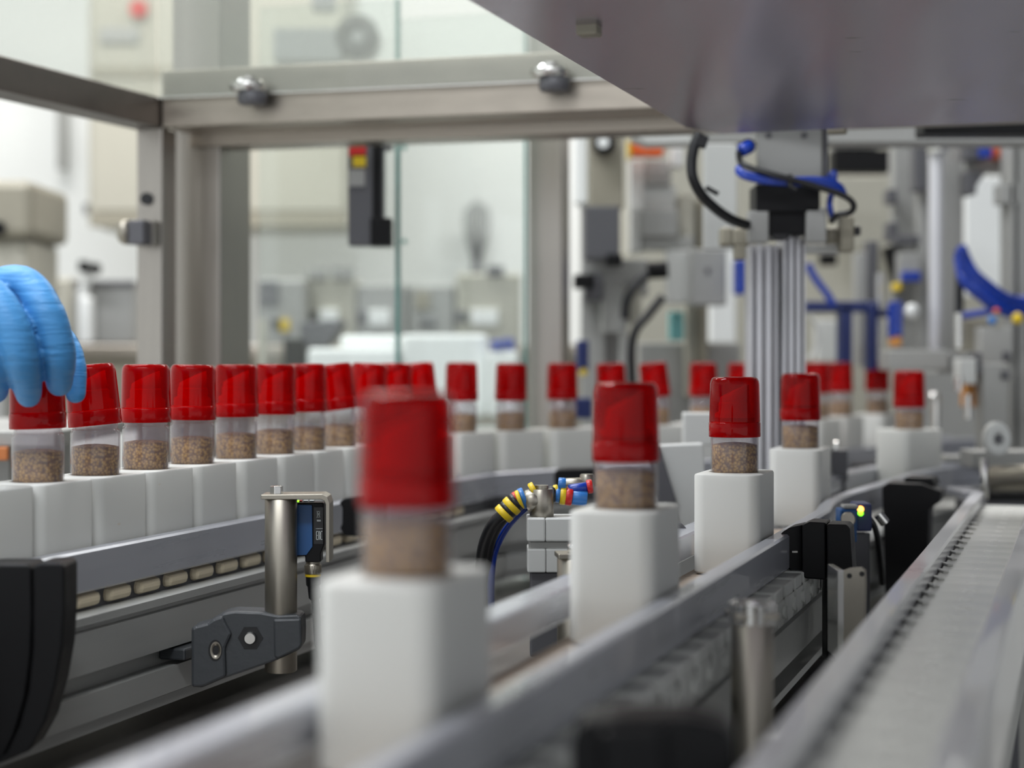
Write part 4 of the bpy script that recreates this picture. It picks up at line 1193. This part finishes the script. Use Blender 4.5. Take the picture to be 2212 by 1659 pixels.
mb = MB(); c = pt(1800, 395, 2.53); mb.cyl(c, c + Vector((0, 0, .018)), .006, 12, .002); mb.build('hose_fitting', 'blue_hose', tu)
# overhead beams the unit hangs from
ob = thing('overhead_beam', 'pale overhead machine beam just under the far edge of the steel hood', 'beam', pt(1800, 300, 3.1))
MB().prism([pt(1366, 262, 3.2), pt(1500, 255, 3.2), pt(1500, 308, 3.2), pt(1400, 310, 3.2), pt(1366, 296, 3.2)], Vector((0, .08, 0)), .002).build('beam_plate', 'machine_light', ob)
part('beam_bar', 'machine_grey', ob, 1500, 262, 2400, 308, 3.05, .08)
part('beam_dark_bar', 'black_plastic', ob, 1995, 264, 2400, 290, 2.8, .06)  # dark object behind the hood's far edge
MB().box(pt(2500, 900, 3.1), (.1, .1, 1.6)).build('beam_post', 'machine_grey', ob)

# ------------------------------------------------------------------ stations behind, right
def station(name, label, cat, x, Z):
    return thing(name, label, cat, (*xz(x, Z), 0))
sA = station('assembly_station', 'pale grey assembly station with stacked modules left of the aluminium column', 'machine', 1450, 3.9)
def A(n_, m_, x0, y0, x1, y1, Z=3.9, dep=.06, par=None, bevel=.004): part(n_, m_, par or sA, x0, y0, x1, y1, Z, dep, 0, bevel)
A('upright', 'machine_light', 1360, 345, 1392, 545)
A('module', 'machine_grey', 1392, 345, 1450, 400)
A('module', 'machine_light', 1450, 318, 1478, 360, 3.85)
A('module', 'machine_light', 1374, 400, 1462, 455, 3.92)
A('upright', 'machine_light', 1362, 445, 1385, 545, 3.85)
A('module', 'machine_grey', 1384, 452, 1465, 512, 3.84)
A('cover', 'machine_grey', 1386, 510, 1500, 540, 3.86)
A('upright', 'beige_panel', 1466, 420, 1500, 545)
A('upright', 'beige_panel', 1482, 430, 1504, 860, 3.95)
A('upright', 'beige_dark', 1506, 430, 1530, 860, 3.94)
A('module', 'machine_light', 1440, 540, 1500, 655, 3.82)
A('module', 'machine_grey', 1492, 538, 1570, 660, 3.78)
A('bolt_head', 'machine_dark', 1524, 578, 1534, 592, 3.775, .01)
A('panel', 'white_body', 1534, 330, 1590, 740, 4.3)
A('panel', 'machine_grey', 1380, 740, 1600, 940, 4.0)
A('sight_glass', 'teal_label', 1448, 672, 1478, 735, 3.9)
A('orange_cover', 'orange_plastic', 1364, 306, 1434, 334, 3.8)
A('amber_edge', 'yellow_plastic', 1357, 300, 1364, 340, 3.8)
A('blue_strip', 'blue_hose', 1590, 560, 1612, 636, 3.7)
A('base', 'machine_grey', 1380, 930, 1600, 1500, 4.0, .3)
hose('cable', 'black_rubber', sA, [(1440, 585, 3.6), (1405, 590, 3.6), (1375, 615, 3.6), (1354, 650, 3.6), (1350, 690, 3.6)], .010)
MB().cyl(pt(1398, 585, 3.6), pt(1442, 582, 3.6), .018, 14).build('cable_plug', 'black_plastic', sA)
hose('cable', 'black_rubber', sA, [(1432, 640, 3.5), (1400, 680, 3.5), (1372, 715, 3.5), (1364, 760, 3.5), (1366, 830, 3.5), (1370, 930, 3.5)], .0095)

sB = station('gauge_column', 'tall beige column with a dark round gauge right of the steel post', 'machine', 1300, 3.6)
def B(n_, m_, x0, y0, x1, y1, Z=3.6, dep=.06, bevel=.004): part(n_, m_, sB, x0, y0, x1, y1, Z, dep, 0, bevel)
B('upright', 'white_body', 1242, 200, 1270, 440, 3.7)
B('upright', 'beige_dark', 1272, 200, 1348, 450, 3.65)
B('motor', 'machine_dark', 1262, 445, 1340, 560, 3.6, .08)
mb = MB(); c = pt(1306, 306, 3.6); mb.cyl(c, c + Vector((0, .04, 0)), .024, 24, .004); mb.build('gauge', 'black_plastic', sB)
mb = MB(); c = pt(1303, 307, 3.595); mb.cyl(c, c + Vector((0, .004, 0)), .012, 18); mb.build('gauge_face', 'white_body', sB)
B('bracket', 'machine_grey', 1256, 560, 1400, 640, 3.7)
B('module', 'machine_dark', 1262, 590, 1300, 650, 3.62)
B('module', 'machine_grey', 1300, 600, 1350, 720, 3.66)
B('module', 'beige_panel', 1340, 620, 1385, 700, 3.68)
B('knob', 'black_plastic', 1310, 548, 1345, 574, 3.58)
B('knob', 'black_plastic', 1240, 592, 1285, 622, 3.58)
B('panel', 'machine_grey', 1256, 640, 1340, 1000, 3.8)
B('blue_plug', 'navy_frame', 1246, 735, 1272, 800, 3.5)
B('blue_plug', 'navy_frame', 1240, 860, 1280, 905, 3.5)
B('yellow_tag', 'yellow_plastic', 1254, 790, 1268, 812, 3.5)
B('upright', 'machine_grey', 1340, 690, 1356, 1000, 3.66)
B('base', 'machine_grey', 1240, 990, 1370, 1500, 3.8, .3)
MB().box(pt(1280, 320, 3.78), (.05, .05, 1.3)).build('upright', 'machine_grey', sB)

# a broad pale backdrop machine on the right and many columns
sC = station('cabinet_machine', 'large pale machine enclosure filling the background at the right', 'machine', 1900, 4.9)
def Cc(n_, m_, x0, y0, x1, y1, Z=4.9, dep=.06, bevel=.004): part(n_, m_, sC, x0, y0, x1, y1, Z, dep, 0, bevel)
Cc('enclosure', 'beige_panel', 1350, 270, 2300, 1060, 5.0, .3)
Cc('panel', 'beige_panel', 1800, 380, 1920, 540, 4.8)
Cc('panel', 'machine_light', 1765, 690, 1815, 780, 4.7)
Cc('panel', 'beige_panel', 1850, 690, 1930, 780, 4.7)
Cc('window_panel', 'white_body', 2085, 380, 2186, 640, 4.7)
Cc('dark_box', 'black_plastic', 1800, 322, 1926, 372, 4.4, .08)
Cc('white_edge', 'white_body', 1795, 304, 1900, 318, 4.4)
MB().cyl(pt(1770, 560, 4.3), pt(1806, 560, 4.3), .016, 12).build('dark_pipe', 'black_plastic', sC)
MB().box(pt(1830, 1500, 5.1), (.8, .2, 1.1)).build('base', 'machine_grey', sC)

sD = station('lifting_station', 'lifting station with bright vertical rods and a navy bracket right of the aluminium column', 'machine', 1950, 3.9)
def Dd(n_, m_, x0, y0, x1, y1, Z=3.9, dep=.05, bevel=.003): part(n_, m_, sD, x0, y0, x1, y1, Z, dep, 0, bevel)
def rod(px, y0, y1, Z, r, m_='bright_metal', par=None):
    MB().cyl(pt(px, y1, Z), pt(px, y0, Z), r, 20).build('rod', m_, par or sD)
rod(2022, 300, 790, 3.7, .0150, 'aluminium_bright')
rod(2024, 296, 330, 3.68, .020, 'bright_metal')
Dd('upright', 'machine_grey', 2036, 300, 2082, 800, 3.8)
Dd('upright', 'machine_grey', 1930, 300, 1976, 780, 3.95)
Dd('upright', 'machine_dark', 1976, 300, 2006, 412, 3.8)
Dd('upright', 'machine_grey', 1984, 412, 2010, 780, 3.85)
Dd('clamp', 'machine_dark', 1918, 408, 1938, 440)
Dd('clamp', 'machine_dark', 1918, 480, 1940, 520)
Dd('cross_plate', 'machine_dark', 1935, 508, 1990, 528, 3.85)
Dd('upright', 'machine_grey', 1850, 545, 1874, 790)
Dd('upright', 'machine_dark', 1874, 520, 1898, 700)
rod(1900, 590, 780, 3.8, .008)
Dd('navy_bracket', 'navy_frame', 1742, 650, 1900, 674, 3.7)
Dd('navy_post', 'navy_frame', 1815, 660, 1842, 800, 3.7)
Dd('navy_post', 'navy_frame', 1876, 655, 1896, 800, 3.68)
Dd('navy_bracket', 'navy_frame', 1896, 668, 1940, 684, 3.72)
Dd('blue_cap', 'blue_hose', 1928, 650, 1950, 730, 3.6)
Dd('amber_cap', 'amber_plastic', 1930, 720, 1948, 748, 3.6)
Dd('small_block', 'machine_grey', 1944, 545, 1990, 610, 3.8)
Dd('blue_clip', 'blue_hose', 1950, 586, 1990, 608, 3.78)
Dd('yellow_clip', 'yellow_plastic', 1936, 610, 1948, 628, 3.7)
mb = MB(); c = pt(1970, 672, 3.6); mb.lathe([(0, .016), (.010, .013), (.0165, 0), (.010, -.013), (0, -.016)], c, 20); mb.build('white_ball', 'white_body', sD)
MB().prism([pt(x, y, 3.9) for x, y in [(1912, 535), (1930, 530), (1948, 620), (1936, 620)]], Vector((0, .04, 0))).build('dark_arm', 'black_plastic', sD)
Dd('top_plate', 'machine_grey', 1920, 756, 2050, 800, 3.5, .1)
Dd('top_plate', 'machine_grey', 2050, 760, 2130, 806, 3.52, .1)
Dd('base_block', 'machine_grey', 1970, 800, 2120, 1000, 4.3, .2)
Dd('base', 'machine_grey', 1960, 985, 2130, 1500, 4.32, .2)
hose('blue_hose', 'blue_hose', sD, [(1745, 570, 3.7), (1760, 600, 3.7), (1790, 640, 3.7), (1800, 660, 3.7)], .008)
hose('clear_loop', 'machine_light', sD, [(1750, 680, 3.6), (1764, 710, 3.6), (1762, 750, 3.6), (1748, 775, 3.6)], .004)

# right-hand blue cable bundle and column
sE = station('cable_column', 'aluminium column with a thick bundle of blue hoses at the right edge', 'machine', 2190, 3.6)
def Ee(n_, m_, x0, y0, x1, y1, Z=3.6, dep=.05, bevel=.003): part(n_, m_, sE, x0, y0, x1, y1, Z, dep, 0, bevel)
mb = MB(); profile_column(mb, 2184, 2260, 290, 3.6, .08, 0); mb.build('column_profile', 'machine_grey', sE)
Ee('side_block', 'machine_grey', 2160, 396, 2200, 440)
Ee('dark_block', 'machine_dark', 2086, 300, 2130, 345, 3.7)
Ee('dark_wedge', 'machine_dark', 2086, 372, 2110, 420, 3.7)
Ee('orange_block', 'orange_plastic', 2152, 300, 2180, 340, 3.7)
Ee('blue_block', 'blue_hose', 2118, 302, 2144, 340, 3.68)
Ee('support', 'machine_grey', 2086, 340, 2190, 372, 3.75)
MB().prism([pt(x, y, 3.72) for x, y in [(2086, 372), (2130, 372), (2096, 420), (2086, 425)]], Vector((0, .03, 0))).build('gusset', 'machine_dark', sE)
for q, (dx, dy) in enumerate([(0, 0), (8, 10), (14, -6), (-3, 16), (10, 22)]):
    hose('hose', 'blue_hose', sE, [(2072 + dx * .3, 540 + dy, 3.45 + .01 * q), (2086 + dx, 590 + dy, 3.45), (2120 + dx, 622 + dy, 3.45), (2160 + dx, 650 + dy, 3.46), (2210, 655 + dy, 3.48), (2260, 640 + dy, 3.5)], .0105)
hose('hose', 'blue_hose', sE, [(2070, 684, 3.46), (2120, 676, 3.46), (2170, 664, 3.46), (2230, 650, 3.48)], .007)
hose('hose', 'black_rubber', sE, [(2074, 560, 3.5), (2073, 620, 3.5), (2072, 680, 3.5)], .009)
mb = MB(); c = pt(2198, 688, 3.4); mb.lathe([(0, .012), (.009, .008), (.0115, 0), (.009, -.008), (0, -.012)], c, 18); mb.build('yellow_knob', 'yellow_plastic', sE)
mb = MB(); c = pt(2144, 692, 3.4); mb.lathe([(0, .009), (.007, .006), (.009, 0), (.007, -.006), (0, -.009)], c, 18); mb.build('blue_knob', 'sky_blue_plastic', sE)
mb = MB(); c = pt(2152, 672, 3.4); mb.lathe([(0, .006), (.006, .003), (.007, 0), (0, -.006)], c, 14); mb.build('orange_knob', 'orange_plastic', sE)
Ee('beige_case', 'beige_dark', 2080, 690, 2140, 760, 3.6)
Ee('grey_case', 'machine_grey', 2120, 706, 2190, 790, 3.4)
Ee('grey_plate', 'machine_grey', 2122, 785, 2180, 1010, 3.3, .05)
Ee('dark_port', 'machine_dark', 2168, 760, 2184, 780, 3.39, .02)
Ee('dark_port', 'machine_dark', 2165, 800, 2182, 820, 3.29, .02)
Ee('clear_bottle', 'machine_light', 2074, 775, 2110, 830, 3.3)
Ee('dark_clip', 'machine_dark', 2112, 760, 2122, 810, 3.3)
Ee('amber_case', 'amber_plastic', 2088, 815, 2122, 880, 3.35)
for (x, y0, y1) in ((2071, 676, 752), (2071, 814, 846), (2090, 852, 905)):
    rod(x, y0, y1, 3.2, .0075, 'bright_metal', sE)
rod(2019, 850, 930, 3.25, .0105, 'bright_metal', sE)
mb = MB(); c = pt(2018, 858, 3.22); mb.lathe([(0, .010), (.008, .008), (.0105, 0), (.0105, -.006), (0, -.006)], c, 18); mb.build('rod_cap', 'bright_metal', sE)
Ee('base', 'machine_grey', 2110, 1000, 2300, 1700, 3.55, .3)

# white roller and near-right end of the run
ro = thing('roller_unit', 'round white roller on a pin above the end of the right conveyor', 'roller', pt(2150, 1300, 2.75))
mb = MB(); c = pt(2152, 948, 2.72)
mb.lathe([(.006, -.014), (.017, -.014), (.0195, -.011), (.0195, .011), (.017, .014), (.006, .014), (.006, -.014)], n=30)
for i in range(len(mb.v)):
    p = mb.v[i]; mb.v[i] = c + Vector((p.x, -p.z, p.y * 1.35))
mb.build('roller_wheel', 'white_body', ro)
mb = MB(); mb.cyl(c + Vector((0, -.018, 0)), c + Vector((0, .04, 0)), .0055, 14); mb.build('axle', 'machine_dark', ro)
mb = MB(); mb.cyl(pt(2126, 1078, 2.6), pt(2126, 990, 2.6), .0060, 16, .001); mb.build('pin', 'bright_metal', ro)
part('roller_arm', 'machine_grey', ro, 2100, 975, 2300, 1012, 2.80, .08)
mb = MB(); mb.cyl(pt(2146, 1034, 2.72), pt(2320, 1030, 2.62), .021, 24, .002); mb.build('drum', 'steel_tube', ro)
part('gap_shade', 'black_plastic', ro, 2140, 1064, 2300, 1082, 2.75, .1)  # solid black bar put in for the shade under the drum
part('end_plate', 'aluminium', ro, 2078, 1062, 2130, 1078, 2.62, .1)
part('frame_block', 'machine_dark', ro, 2080, 1080, 2300, 1300, 2.84, .05)
part('bar', 'machine_grey', ro, 2040, 985, 2140, 1000, 2.95, .05)

# clear acrylic wedge piece behind the second and third blocks
gb = thing('glass_guide', 'translucent white plastic guide wedge standing behind the second foreground block', 'guide', pt(1470, 1180, 2.0))
MB().prism([pt(x, y, 2.30) for x, y in [(1422, 962), (1520, 958), (1530, 1180), (1478, 1160)]], Vector((0, .03, 0)), .002).build('guide_plate', 'machine_light', gb)
MB().prism([pt(x, y, 2.29) for x, y in [(1398, 966), (1424, 965), (1462, 1085), (1420, 1085)]], Vector((0, .01, 0)), .001).build('dark_edge', 'machine_dark', gb)
part('upright_block', 'machine_light', gb, 1477, 892, 1540, 962, 2.50, .03)
part('guide_base', 'machine_grey', gb, 1440, 1080, 1540, 1330, 2.31, .04)
bx = thing('support_block', 'small grey sensor block standing right of the fourth foreground jar block', 'bracket', pt(1812, 1030, 2.75))
part('block_body', 'machine_dark', bx, 1796, 972, 1832, 1040, 2.72, .05)
part('block_pin', 'bright_metal', bx, 1800, 954, 1812, 974, 2.73, .02)
part('block_stand', 'machine_dark', bx, 1800, 1036, 1828, 1260, 2.73, .04)

# ------------------------------------------------------------------ to metres
done = set()
for o in list(scene.objects):
    if o.type in ('CAMERA', 'LIGHT'):
        continue
    o.location = o.location * S
    if o.type == 'MESH' and o.data.name not in done:
        done.add(o.data.name)
        o.data.transform(Matrix.Scale(S, 4))
